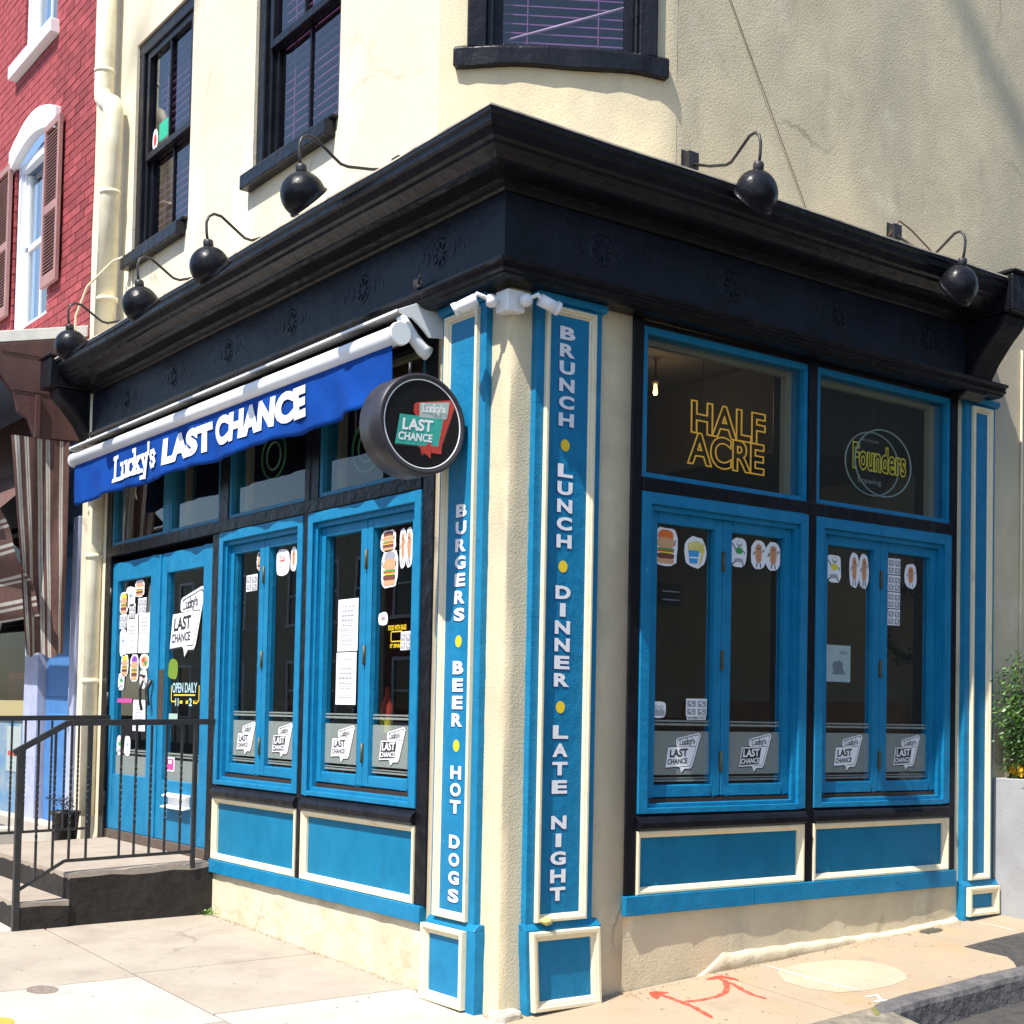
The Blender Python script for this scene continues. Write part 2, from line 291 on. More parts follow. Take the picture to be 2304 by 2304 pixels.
# logo of the pub: slanted arrow plate with a second plate in front ------------------------------
def logo(T, cx, cz, w, h, d, style, parent, label=None, name='logo_decal'):
    X = lambda p: (cx+(p[0]-.5)*w, cz+(p[1]-.5)*h)
    arrow = [(.30,.70),(.31,.82),(.35,.86),(.90,.99),(.96,.985),(1.0,.92),(.775,.17),(.72,.10),(.55,.10),(.455,0),(.42,.12),(.36,.16),(.36,.62)]
    plate = [(.08,.63),(.71,.655),(.64,.17),(.01,.13)]
    panel = [(.37,.80),(.88,.92),(.80,.665),(.37,.655)]
    mb = MB(); mats = {'white': [PAPER, INK, PAPER, INK], 'dark': [PAPER, INK, INK, PAPER], 'color': [SRED, INK, STEAL, SPALE]}[style]
    def pl(pts, off, mi, dx=0, dz=0): mb.add([T(X(p)[0]+dx*w, d+off, X(p)[1]+dz*h) for p in pts], [list(range(len(pts)))], mi)
    u = .0006
    pl(arrow, 0, 1, .012, -.03); pl(plate, 0.0001, 1, -.002, -.03)
    if style != 'color':
        pl(arrow, u, 0); pl([(.33,.70),(.345,.80),(.37,.83),(.91,.955),(.955,.93),(.74,.20),(.70,.15),(.42,.15),(.40,.62)], 1.3*u, 1)
        pl([(.34,.69),(.355,.79),(.38,.81),(.90,.935),(.94,.91),(.725,.205),(.69,.165),(.42,.165),(.40,.62)], 1.8*u, 0)
        for k in range(9): # dotted rim
            t = k/8; pl([(.37+.50*t,.850+.122*t),(.385+.50*t,.854+.122*t),(.385+.50*t,.842+.122*t),(.37+.50*t,.838+.122*t)], 2.1*u, 1)
        pl([(.10,.645),(.86,.665),(.86,.65),(.10,.63)], 2.2*u, 1)
        pl(plate, 2.4*u, 0)
        if style == 'dark': pl([(.105,.60),(.68,.625),(.615,.20),(.04,.165)], 3*u, 2)
        tm = 3
        slab_word(mb, T, "Lucky's", X((.405,.69))[0], X((.405,.69))[1], .42*w, .135*h, d+3.2*u, 1, t=.12, slope=.09)
    else:
        pl(arrow, u, 0); pl([(.40,.86),(.90,.955),(.86,.66),(.40,.62)], 1.6*u, 3); pl([(.08,.63),(.80,.655),(.72,.17),(.01,.13)], 1.3*u, 2)
        pl([(.80,.655),(.86,.655),(.78,.17),(.72,.17)], 1.5*u, 0)
        pl([(.78,.18),(.78,.06),(.60,.06),(.60,-.04),(.42,.10),(.60,.24),(.60,.18)], 2.2*u, 0)
        slab_word(mb, T, "Lucky's", X((.46,.73))[0], X((.46,.73))[1], .36*w, .12*h, d+3*u, 4, t=.17, slope=.08)
        mats = mats + [PAPER]; tm = 4
    put_text(mb, T, 'LAST', X((.375,.49))[0], X((.375,.49))[1], .50*w, .20*h, d+3.8*u, tm, .035, .06*h/w, .08)
    put_text(mb, T, 'CHANCE', X((.34,.285))[0], X((.34,.285))[1], .56*w, .135*h, d+3.8*u, tm, .03, .05*h/w, .08)
    return ob(name, mb, mats, parent, label=label, recalc=False)
# cut-out cartoon food stickers and papers -----------------------------------------------------
def blob(cx, cz, w, h, n=18, seed=0, sq=.75, jit=.05):
    r = random.Random(seed); out = []
    for i in range(n):
        a = 2*math.pi*i/n; c, s_ = math.cos(a), math.sin(a); k = 1+r.uniform(-jit, jit)
        out.append((cx+.5*w*k*math.copysign(abs(c)**sq, c), cz+.5*h*k*math.copysign(abs(s_)**sq, s_)))
    return out
def sticker(T, d, cx, cz, w, h, kind, parent, label):
    mb = MB(); mats = [PAPER, CBUN, CMEAT, CYEL, CGRN, CRED, CGRY, CBLU, CSAU, INK, CPUR, CORG, INKG, CPNK]
    P_, BUN, MEAT, YE, GR, RE, GY, BL, SA, IK, PU, OR, IG, PK = range(14)
    lay = [0]
    def pl(pts, mi): lay[0] += 1; mb.add([T(p[0], d+.0003*lay[0], p[1]) for p in pts], [list(range(len(pts)))], mi)
    def e(x, z, ww, hh, mi, sq=.9, n=14): pl(blob(cx+x*w, cz+z*h, ww*w, hh*h, n, 1, sq, .03), mi)
    def ln(x0, z0, x1, z1, t, mi):
        ax, az, bx, bz = cx+x0*w, cz+z0*h, cx+x1*w, cz+z1*h; dx, dz = bx-ax, bz-az; L_ = math.hypot(dx, dz); nx, nz = -dz/L_*t*w*.5, dx/L_*t*w*.5
        pl([(ax+nx, az+nz), (bx+nx, bz+nz), (bx-nx, bz-nz), (ax-nx, az-nz)], mi)
    sd = int(abs(cx*977+cz*311)*10)
    if kind in ('burger', 'redburger', 'greyburger', 'purpleburger', 'yellowburger', 'smallburger'):
        pl(blob(cx, cz, w, h, 20, sd, .6), P_)
        top = {'redburger': OR, 'greyburger': GY, 'purpleburger': PU, 'yellowburger': YE, 'smallburger': MEAT}.get(kind)
        o = .0
        if top is not None: e(0, .27, .66, .36, top, .8)
        e(0, .10 if top is not None else .2, .74, .30, BUN, .75); e(0, -.06, .78, .08, GR, .8); e(0, -.11, .72, .07, RE, .6)
        pl([(cx-.34*w, cz-.12*h), (cx+.34*w, cz-.12*h), (cx+.1*w, cz-.2*h), (cx, cz-.23*h), (cx-.12*w, cz-.2*h)], YE)
        e(0, -.23, .74, .15, MEAT, .55); e(0, -.36, .70, .13, BUN, .5)
        ln(-.44, .18, -.36, .04, .03, IK); ln(.40, .2, .36, .05, .03, IK)
    elif kind == 'fries':
        pl(blob(cx, cz, w, h, 18, sd, .8), P_)
        for k in range(9):
            a = -.28+.07*k; ln(a, .0, a*1.25+.03, .38-.05*abs(k-4)*.5, .06, YE)
        pl([(cx-.32*w, cz+.05*h), (cx+.16*w, cz+.05*h), (cx+.08*w, cz-.36*h), (cx-.26*w, cz-.36*h)], BL); ln(-.26, -.18, .12, -.18, .05, P_); ln(.38, .12, .18, -.38, .06, YE)
    elif kind in ('man', 'man2'):
        pl(blob(cx, cz, w, h, 18, sd, .6), P_); e(.05, .3, .34, .24, IG); e(.05, .34, .26, .12, P_)
        e(.02, .06, .46, .24, GR if kind == 'man' else YE); e(0, -.12, .34, .16, P_); e(0, -.26, .55, .14, IG)
        ln(-.2, .1, -.4, .3, .05, IK); ln(-.2, -.3, -.42, -.42, .05, IK); ln(.2, -.28, .3, -.44, .05, IK); ln(.25, .08, .4, -.04, .04, IK)
    elif kind in ('dogs', 'dog'):
        xs = (-.24, .24) if kind == 'dogs' else (0,)
        ww = .5 if kind == 'dogs' else .95
        for x in xs: pl(blob(cx+x*w, cz, ww*w, h, 14, sd, .75), P_)
        for x in xs:
            e(x, .05, ww*.46, .62, BUN, .6); e(x, .05, ww*.26, .66, SA, .6)
            ln(x-ww*.1, -.28, x-ww*.14, -.44, .03, IK); ln(x+ww*.1, -.28, x+ww*.14, -.44, .03, IK)
            ln(x-ww*.24, .1, x-ww*.38, -.02, .025, IK); ln(x+ww*.24, .1, x+ww*.38, .2, .025, IK)
            e(x-.05*ww, .22, ww*.07, .05, IK); e(x+.06*ww, .22, ww*.07, .05, IK)
    elif kind == 'doodle':
        pl(blob(cx, cz, w, h, 16, sd, .6), P_)
        for k in range(7):
            r = random.Random(sd+k); ln(r.uniform(-.3,.3), r.uniform(-.35,.35), r.uniform(-.3,.3), r.uniform(-.35,.35), .03, IG)
        e(0, .12, .34, .16, RE if sd % 2 else BL, .9); e(0, .13, .2, .09, P_)
    elif kind == 'comic':
        pl([(cx-.5*w, cz-.5*h), (cx+.48*w, cz-.48*h), (cx+.5*w, cz+.5*h), (cx-.49*w, cz+.48*h)], P_)
        for x in (-.24, .24):
            for z in (-.25, .2):
                pl([(cx+(x-.2)*w, cz+(z-.18)*h), (cx+(x+.2)*w, cz+(z-.18)*h), (cx+(x+.2)*w, cz+(z+.17)*h), (cx+(x-.2)*w, cz+(z+.17)*h)], IG); e(x, z, .2, .2, P_)
                ln(x-.12, z-.1, x+.12, z+.08, .03, IK)
    elif kind == 'notice':
        pl([(cx-.5*w, cz-.5*h), (cx+.5*w, cz-.5*h), (cx+.5*w, cz+.5*h), (cx-.5*w, cz+.5*h)], P_)
        r = random.Random(sd)
        for k in range(9):
            z = .36-.085*k
            if r.random() < .12: continue
            a = r.uniform(.24, .36); n_ = 4
            for q in range(n_):
                x0 = -a+2*a*q/n_; ln(x0, z, x0+2*a/n_*.8, z, .03, IG)
    elif kind == 'plate':
        pl(blob(cx, cz, w, h, 18, sd, .9), P_); e(0, 0, .7, .7, BUN); e(-.1, .1, .3, .3, RE); e(.12, -.1, .3, .3, GR)
    elif kind == 'box':
        pl(blob(cx, cz, w, h, 12, sd, .5), P_); pl([(cx-.4*w, cz-.36*h), (cx+.4*w, cz-.36*h), (cx+.4*w, cz+.0*h), (cx-.4*w, cz+.0*h)], IG); e(-.2, .14, .3, .26, IG); e(.16, .14, .3, .26, IG); e(-.2, .14, .16, .14, P_); e(.16, .14, .16, .14, P_)
    return ob('sticker' if kind != 'notice' else 'paper_notice', mb, mats, parent, label=label, recalc=False)
def gz(x, y):   # height of the pavement surface
    return -.03 + .027*max(-x, 0) + .062*max(y, 0) + .012*min(y, 0) - .06*min(max(x, 0), 1.2)
def g0(x, y): return gz(x, y)

# ================================================================== SETTING: ground, pavement, street
def sheet(x0, x1, y0, y1, fn, dz=0, nx=12, ny=12, T=None):
    mb = MB(); xs = sorted(set([x0+(x1-x0)*i/nx for i in range(nx+1)] + [v for v in (0,) if x0 < v < x1])); ys = sorted(set([y0+(y1-y0)*i/ny for i in range(ny+1)] + [v for v in (0,) if y0 < v < y1]))
    vs = [(x, y, fn(x, y)+dz) for x in xs for y in ys]; n = len(ys)
    mb.add(vs, [(i*n+j, (i+1)*n+j, (i+1)*n+j+1, i*n+j+1) for i in range(len(xs)-1) for j in range(n-1)]); return mb
def gstreet(x, y): return -.03 + .027*min(max(-x, 0), 14) + .062*min(max(y, 0), 22) + .012*max(min(y, 0), -6) - .20
ob('street', sheet(-160, 160, -160, 160, gstreet, 0, 80, 80), ASPH, kind='structure', recalc=False)
sw = ob('pavement', sheet(-14, .93, -3.4, 0, gz, -.014, 30, 8).add([], []), JOINT, kind='structure', recalc=False)
ob('pavement_base', sheet(0, .93, 0, 12, gz, -.014, 4, 30), JOINT, kind='structure', recalc=False)
def slab(x0, x1, y0, y1, m, name='slab', dz=0):
    g = .006; x0 += g; x1 -= g; y0 += g; y1 -= g; xs = sorted(set([x0, x1, (x0+x1)/2] + ([0] if x0 < 0 < x1 else []))); ys = sorted(set([y0, y1, (y0+y1)/2] + ([0] if y0 < 0 < y1 else []))); n = len(ys); q = len(xs)*n
    vs = [(x, y, gz(x, y)+dz) for x in xs for y in ys] + [(x, y, gz(x, y)-.08) for x in xs for y in ys]
    fs = [(i*n+j, (i+1)*n+j, (i+1)*n+j+1, i*n+j+1) for i in range(len(xs)-1) for j in range(n-1)]
    for i in range(len(xs)-1): fs += [(i*n, q+i*n, q+(i+1)*n, (i+1)*n), (i*n+n-1, (i+1)*n+n-1, q+(i+1)*n+n-1, q+i*n+n-1)]
    for j in range(n-1): fs += [(j, j+1, q+j+1, q+j), ((len(xs)-1)*n+j, q+(len(xs)-1)*n+j, q+(len(xs)-1)*n+j+1, (len(xs)-1)*n+j+1)]
    return ob(name, MB().add(vs, fs), m, sw, bevel=.004)
for a in ((-1.80,-.77,-1.1,.0,CONC),(-.77,.33,-1.1,0,CONW),(-3.3,-1.80,-1.1,0,CONC),(-5.4,-3.3,-1.1,0,CONC),(-1.72,-.62,-2.25,-1.1,CONW),(-.62,.93,-2.25,-1.1,CONC),
          (-3.3,-1.72,-2.25,-1.1,CONC),(-5.4,-3.3,-2.25,-1.1,CONW),(-7.6,-5.4,-1.1,0,CONW),(-7.6,-5.4,-2.25,-1.1,CONW),(-9.8,-7.6,-1.1,0,CONW),(-9.8,-7.6,-2.25,-1.1,CONW),
          (-3.3,-1.72,-3.4,-2.25,CONW),(-1.72,-.62,-3.4,-2.25,CONC),(-.62,.93,-3.4,-2.25,CONC),(-5.4,-3.3,-3.4,-2.25,CONC),(.33,.93,-1.1,0,CONO),
          (0,.93,0,1.42,CONO),(0,.93,1.42,3.08,CONO),(0,.93,3.08,5.2,CONO),(0,.93,5.2,8.5,CONW)):
    slab(*a)
# kerb on the side street, broken off at its near end
mb = MB(); ys = [1.60, 1.72, 1.9, 2.1, 2.3, 2.55, 2.8, 3.05, 3.3, 3.6, 4.0, 5.0, 6.5, 9, 12]; rk = random.Random(21); K_ = []
for i, y in enumerate(ys):
    xo = .905+.012*math.sin(y*2)+rk.uniform(-.006,.006); z = gz(.9, y)+rk.uniform(-.004,.006)-(.02 if i == 0 else 0)
    K_.append([(xo-.01, y, z-.03), (xo, y, z+.006), (xo+.015, y, z+.011), (xo+.085, y, z+.008), (xo+.108, y, z-.004), (xo+.118, y, z-.03), (xo+.12, y, z-.2), (xo-.01, y, z-.2)])
mb.add([p for r in K_ for p in r], [(i*8+k, i*8+(k+1) % 8, (i+1)*8+(k+1) % 8, (i+1)*8+k) for i in range(len(ys)-1) for k in range(8)], 0, False); mb.add(K_[0], [list(range(8))])
ob('kerb', mb, KERB, kind='structure')
ob('kerb_front', MB().box(TW, -14, .93, -3.55, -3.4, -.2, .0), KERB, kind='structure', bevel=.015)
def flat(name, pts, m, dz, parent=None, label=None, seg=0):
    c = (sum(p[0] for p in pts)/len(pts), sum(p[1] for p in pts)/len(pts)); n = len(pts)
    vs = [(p[0], p[1], gz(*p)+dz) for p in pts] + [(c[0], c[1], gz(*c)+dz)]
    return ob(name, MB().add(vs, [(i, (i+1) % n, n) for i in range(n)]), m, parent or sw, label=label, recalc=False)
flat('asphalt_patch', [(.45,2.99),(.44,3.3),(.48,5.0),(.90,5.0),(.905,3.2),(.895,2.85),(.82,2.93),(.73,3.0),(.60,2.99)], ASPH, .0022, label='dark asphalt patch in the side pavement')
flat('mortar_patch', [(.20+.0,1.70),(.36,1.60),(.52,1.60),(.66,1.68),(.72,1.84),(.73,2.0),(.70,2.16),(.60,2.27),(.46,2.30),(.33,2.28),(.24,2.18),(.17,2.05),(.155,1.9),(.17,1.78)], GREYP, .0015, label='pale round mortar patch in the warm pavement')
flat('drain_cover', blob(.095, 3.15, .10, .19, 16, 3, 1, .02), M('dark_cover', (.07,.065,.045), .8), .0018, label='small dark oval cover beside the wall')
flat('utility_cover', blob(-1.66, -1.62, .20, .15, 16, 3, 1, .03), M('rust_iron', (.24,.19,.155), .85, (.17,.13,.11), ns=30), .0015, label='small round rusty cover beside the pale slab')
flat('utility_cover', blob(-1.12, -1.99, .18, .15, 16, 4, 1, .03), M('brass_cover', (.45,.32,.05), .6), .0015, label='yellow ringed cover in the pale slab')
def stroke(name, pts, w, m, dz, label):
    mb = MB(); P = [Vector(p) for p in pts]; Q = []
    for i in range(len(P)-1):
        for k in range(6): Q.append(P[i].lerp(P[i+1], k/6))
    Q.append(P[-1]); rr_ = random.Random(len(Q)+int(w*1e4)); L_ = []
    for i, p in enumerate(Q):
        t = (Q[min(i+1, len(Q)-1)]-Q[max(i-1, 0)]).normalized(); n_ = Vector((-t.y, t.x)); ww = w*(.6+.4*rr_.random())*min(1, .35+i*.3, .35+(len(Q)-1-i)*.25)
        L_ += [p+n_*ww, p-n_*ww]
    mb.add([(q.x, q.y, gz(q.x, q.y)+dz) for q in L_], [(2*i, 2*i+1, 2*i+3, 2*i+2) for i in range(len(Q)-1)]); return ob(name, mb, m, sw, label=label, recalc=False)
stroke('spray_mark', [(.60,.845),(.50,.875),(.4,.900),(.306,.905),(.198,.91),(.10,.90)], .019, PRED, .00207, 'red sprayed line with an arrow head')
stroke('spray_mark', [(.150,.965),(.105,.90),(.20,.845)], .027, PREH, .002075, 'red sprayed arrow head')
stroke('spray_mark', [(.312,.905),(.345,1.018),(.345,1.12),(.32,1.20),(.257,1.279),(.15,1.36)], .019, PRED, .00208, 'red sprayed curved line')
stroke('spray_mark', [(.521,1.293),(.42,1.287),(.33,1.31),(.233,1.342),(.11,1.358)], .019, PRED, .002085, 'red sprayed line ending at the wall')
stroke('spray_mark', [(.085,1.29),(.095,1.40),(.19,1.42)], .027, PREH, .00209, 'red sprayed arrow head at the wall')
stroke('spray_mark', [(.048,1.748),(.318,1.756),(.531,1.762),(.732,1.802)], .009, PWHT, .003095, 'white sprayed line across the pavement')
stroke('spray_mark', [(.793,1.712),(.80,1.80),(.875,1.74),(.87,1.69),(.90,1.79)], .011, PWHT, .00310, 'white sprayed scribble beside the kerb')
stroke('spray_mark', [(.136,3.556),(.265,3.577),(.409,3.564)], .007, PWHT, .003095, 'thin white line at the foot of the planter')
mb = MB(); rg = random.Random(3)
for i in range(80):
    if i < 52: x, y = rg.uniform(.05, .88), rg.uniform(.1, 3.4)
    else: x, y = rg.uniform(-3, .5), rg.uniform(-1.9, -.1)
    if i < 52 and rg.random() < .2: continue
    r = rg.uniform(.005, .010); pts = blob(x, y, 2*r, 2*r*rg.uniform(.6, 1), 9, i, 1, .15)
    mb.add([(p[0], p[1], gz(*p)+.0012) for p in pts], [list(range(9))])
ob('gum_spots', mb, GUM, sw, kind='stuff', recalc=False)
mb = MB()
for i in range(900):
    k = rg.random()
    if k < .4: x, y = rg.uniform(-3.2, .1), -abs(rg.gauss(0, .02))-.002
    elif k < .8: x, y = .04+abs(rg.gauss(0, .025)), rg.uniform(.1, 3.9)
    else: x, y = rg.uniform(.6, .93), rg.uniform(-.5, 3.2)
    r = rg.uniform(.002, .006); a = rg.uniform(0, 6.28); p = [(x+r*math.cos(a+t*2.09), y+r*math.sin(a+t*2.09)) for t in range(3)]; z = gz(x, y)
    mb.add([(q[0], q[1], gz(*q)+.0005) for q in p]+[(x, y, z+r*1.1)], [(0,1,3),(1,2,3),(2,0,3)])
ob('grit', mb, M('grit_stone', (.20,.15,.10), .95, (.36,.30,.22), ns=60), sw, kind='stuff', recalc=False)

# ================================================================== THE PUB
pub = thing('corner_building', 'cream stucco corner pub with blue and black shopfront under a deep black cornice', 'building', (0, 0, 0))
def wallbox(T, h0, h1, z0, z1, m=STUC, d0=-.3, d1=0, name='wall'): return ob(name, MB().box(T, h0, h1, d0, d1, z0, z1), m, pub)
def uneven(T, h0, h1, z0, z1, d, m, name='wall', amp=.004, nh=None, nz=None, d0=-.3, edge=None):
    nh = nh or max(2, int((h1-h0)/.12)); nz = nz or max(2, int((z1-z0)/.12)); mb = MB(); r = random.Random(int(h0*100+z0*10))
    J = {}
    def fn(a, b):
        h = h0+(h1-h0)*a; z = z0+(z1-z0)*b; k = (round(a, 4), round(b, 4))
        if k not in J: J[k] = r.uniform(-amp, amp) if 0 < a < 1 and 0 < b < 1 else 0
        return T(h, d+J[k], z)
    mb.grid(fn, nh, nz, 0, True)
    a = [T(h0, d0, z0), T(h0, d, z0), T(h0, d, z1), T(h0, d0, z1), T(h1, d0, z0), T(h1, d, z0), T(h1, d, z1), T(h1, d0, z1)]
    mb.add(a, [(0,1,2,3), (4,7,6,5), (3,2,6,7), (0,4,5,1)])
    return ob(name, mb, m, pub)
# ground floor piers and plinths
uneven(TA, -3.30, -.64, -.3, .345, .0, PLIN, 'plinth', .005, d0=-.29)
# corner pier with a rough arris: shaped as one mesh
mb = MB(); rr = random.Random(9); zs = [-.3+i*.11 for i in range(36)]
ringpts = []
for i, z in enumerate(zs):
    z = min(z, 3.53); j = rr.uniform(-.010, .004); k = rr.uniform(-.004, .004); r0 = .014+rr.uniform(-.004, .007)
    ring = [(-.64, 0), (-.5, k*.3), (-.2, -k*.5), (-.05, k), (-r0, j*.4), (j-.004, -j+.004), (0, r0), (k, .06), (-k, .2), (k*.5, .4), (k*.6, .6), (0, .779), (-.3, .779), (-.3, .30), (-.64, .30)]
    ringpts.append([(x, y, z) for x, y in ring])
n = len(ringpts[0]); vs = [p for r in ringpts for p in r]
mb.add(vs, [(i*n+k, i*n+(k+1) % n, (i+1)*n+(k+1) % n, (i+1)*n+k) for i in range(len(zs)-1) for k in range(n)], 0, True)
ob('corner_pier', mb, STUW, pub)
uneven(TB, .779, 3.50, -.3, .412, .0, STUW, 'plinth', .006, d0=-.29)
uneven(TB, 3.491, 7.0, -.3, 3.95, .0, STUW, 'wall', .004)
wallbox(TA, -6.06, -5.87, -.3, 3.95, STUC, -.3, .01)
wallbox(TA, -5.66, -5.50, -.3, 3.95, STUC, -.3, .0)
wallbox(TA, -5.87, -5.66, -.3, 3.95, BLK, -.3, -.10)  # back of the recess coloured black to stand in for its shade
# sloping mortar ledge along the foot of the side wall
mb = MB(); N_ = 60; q = lambda y: min(1, .25+(y-1.30)*1.5)*(1+.15*math.sin(y*17))
for i in range(N_):
    a = 1.30+(3.50-1.30)*i/N_; b = 1.30+(3.50-1.30)*(i+1)/N_
    f = lambda y: (max(gz(0,y)+.02, .150+.006*y) if y > 1.45 else .045+(y-1.30)/.15*.085) + .003*math.sin(y*31)
    vs = [(0,a,gz(0,a)-.05),(.032*q(a),a,gz(0,a)-.05),(.030*q(a),a,gz(0,a)+.5*(f(a)-gz(0,a))),(.024*q(a),a,f(a)-.008),(-.001,a,f(a)), (0,b,gz(0,b)-.05),(.032*q(b),b,gz(0,b)-.05),(.030*q(b),b,gz(0,b)+.5*(f(b)-gz(0,b))),(.024*q(b),b,f(b)-.008),(-.001,b,f(b))]
    mb.add(vs, [(k, k+1, k+6, k+5) for k in range(4)], 0, True)
    if i == 0: mb.add(vs[:5], [(0,1,2,3,4)])
ob('mortar_ledge', mb, PLIN, pub)
# broken lump of mortar at the foot of the corner
ob('mortar_lump', MB().prism(TW, [(-.05,-.03),(.03,-.045),(.075,-.0),(.07,.11),(.0,.12),(-.05,.05)], -.1, .012, axis='z'), M('lump', (.55,.50,.42), .9, (.38,.32,.25), ns=30, bump=1, bs=50), pub, bevel=.02)
# upper walls: street side, rounded corner, side street
ZT = 9.2
def wall_holes(T, h0, h1, z0, z1, holes, m, depth=.22, name='upper_wall'):
    hs = sorted(set([h0, h1] + [x for o in holes for x in o[:2]])); zz = sorted(set([z0, z1] + [x for o in holes for x in o[2:]])); mb = MB()
    def cuts(a): 
        out = [a[0]]
        for p, q in zip(a, a[1:]):
            k = max(1, int((q-p)/.35)); out += [p+(q-p)*i/k for i in range(1, k+1)]
        return out
    hs = cuts(hs); zz = cuts(zz); r = random.Random(4); J = {}
    def pt(h, z):
        k = (round(h, 4), round(z, 4))
        if k not in J: J[k] = r.uniform(-.005, .005)
        onb = any(abs(h-o[0]) < 1e-4 or abs(h-o[1]) < 1e-4 or abs(z-o[2]) < 1e-4 or abs(z-o[3]) < 1e-4 for o in holes)
        return T(h, 0 if onb else J[k], z)
    for a, b in zip(hs, hs[1:]):
        for c, d in zip(zz, zz[1:]):
            x, y = (a+b)/2, (c+d)/2
            if any(o[0] < x < o[1] and o[2] < y < o[3] for o in holes): continue
            mb.add([pt(a, c), pt(b, c), pt(b, d), pt(a, d)], [(0,1,2,3)], 0, True)
    for o in holes:
        q = [(o[0], o[2]), (o[1], o[2]), (o[1], o[3]), (o[0], o[3])]
        for i in range(4):
            p, s_ = q[i], q[(i+1) % 4]; mb.add([T(p[0], 0, p[1]), T(s_[0], 0, s_[1]), T(s_[0], -depth, s_[1]), T(p[0], -depth, p[1])], [(0,1,2,3)])
    return ob(name, mb, m, pub)
A0, B0 = .70, 1.06
U1 = (-5.14, -4.03, 4.93, 6.62); U2 = (-2.97, -1.80, 4.93, 6.62)
wall_holes(TA, -6.06, -A0, 3.9, ZT, [U1, U2], STUC)
wall_holes(TB, B0, 7.0, 3.9, ZT, [], STUW)
# rounded corner (rational quadratic), with an opening for the corner window
def cpt(t, off=0):
    w_ = .22; a = (1-t)**2; b = 2*t*(1-t)*w_; c = t*t; q = a+b+c
    x = (-A0*a + 0*b + 0*c)/q; y = (0*a + 0*b + B0*c)/q
    return (x, y)
def solve_t(fn, v):
    lo, hi = 0.0, 1.0
    for _ in range(50):
        m_ = (lo+hi)/2; lo, hi = (m_, hi) if fn(m_) < v else (lo, m_)
    return lo
tA, tB = solve_t(lambda t: cpt(t)[0], -.565), solve_t(lambda t: cpt(t)[1], .935)
ts = sorted([i/28 for i in range(29)] + [tA, tB]); i0, i1 = ts.index(tA), ts.index(tB); mb = MB(); ZW = 4.905; zs = [3.9, 4.2, 4.5, ZW, 5.3, 6.0, 6.65, 7.4, 8.3, ZT]
for i in range(len(ts)-1):
    for j in range(len(zs)-1):
        if i0 <= i < i1 and 3 <= j < 6: continue
        p, q = cpt(ts[i]), cpt(ts[i+1]); mb.add([(p[0], p[1], zs[j]), (q[0], q[1], zs[j]), (q[0], q[1], zs[j+1]), (p[0], p[1], zs[j+1])], [(0,1,2,3)], 0, True)
ob('rounded_corner_wall', mb, STUW, pub)
# chord frame for the corner window
Pa, Pb = Vector((*cpt(ts[i0]), 0)), Vector((*cpt(ts[i1]), 0)); ch = (Pb-Pa); CL = ch.length; ex = ch.normalized(); en = Vector((ex.y, -ex.x, 0))
TC = lambda h, d, z: tuple(Pa + ex*h + en*d + Vector((0, 0, z)))

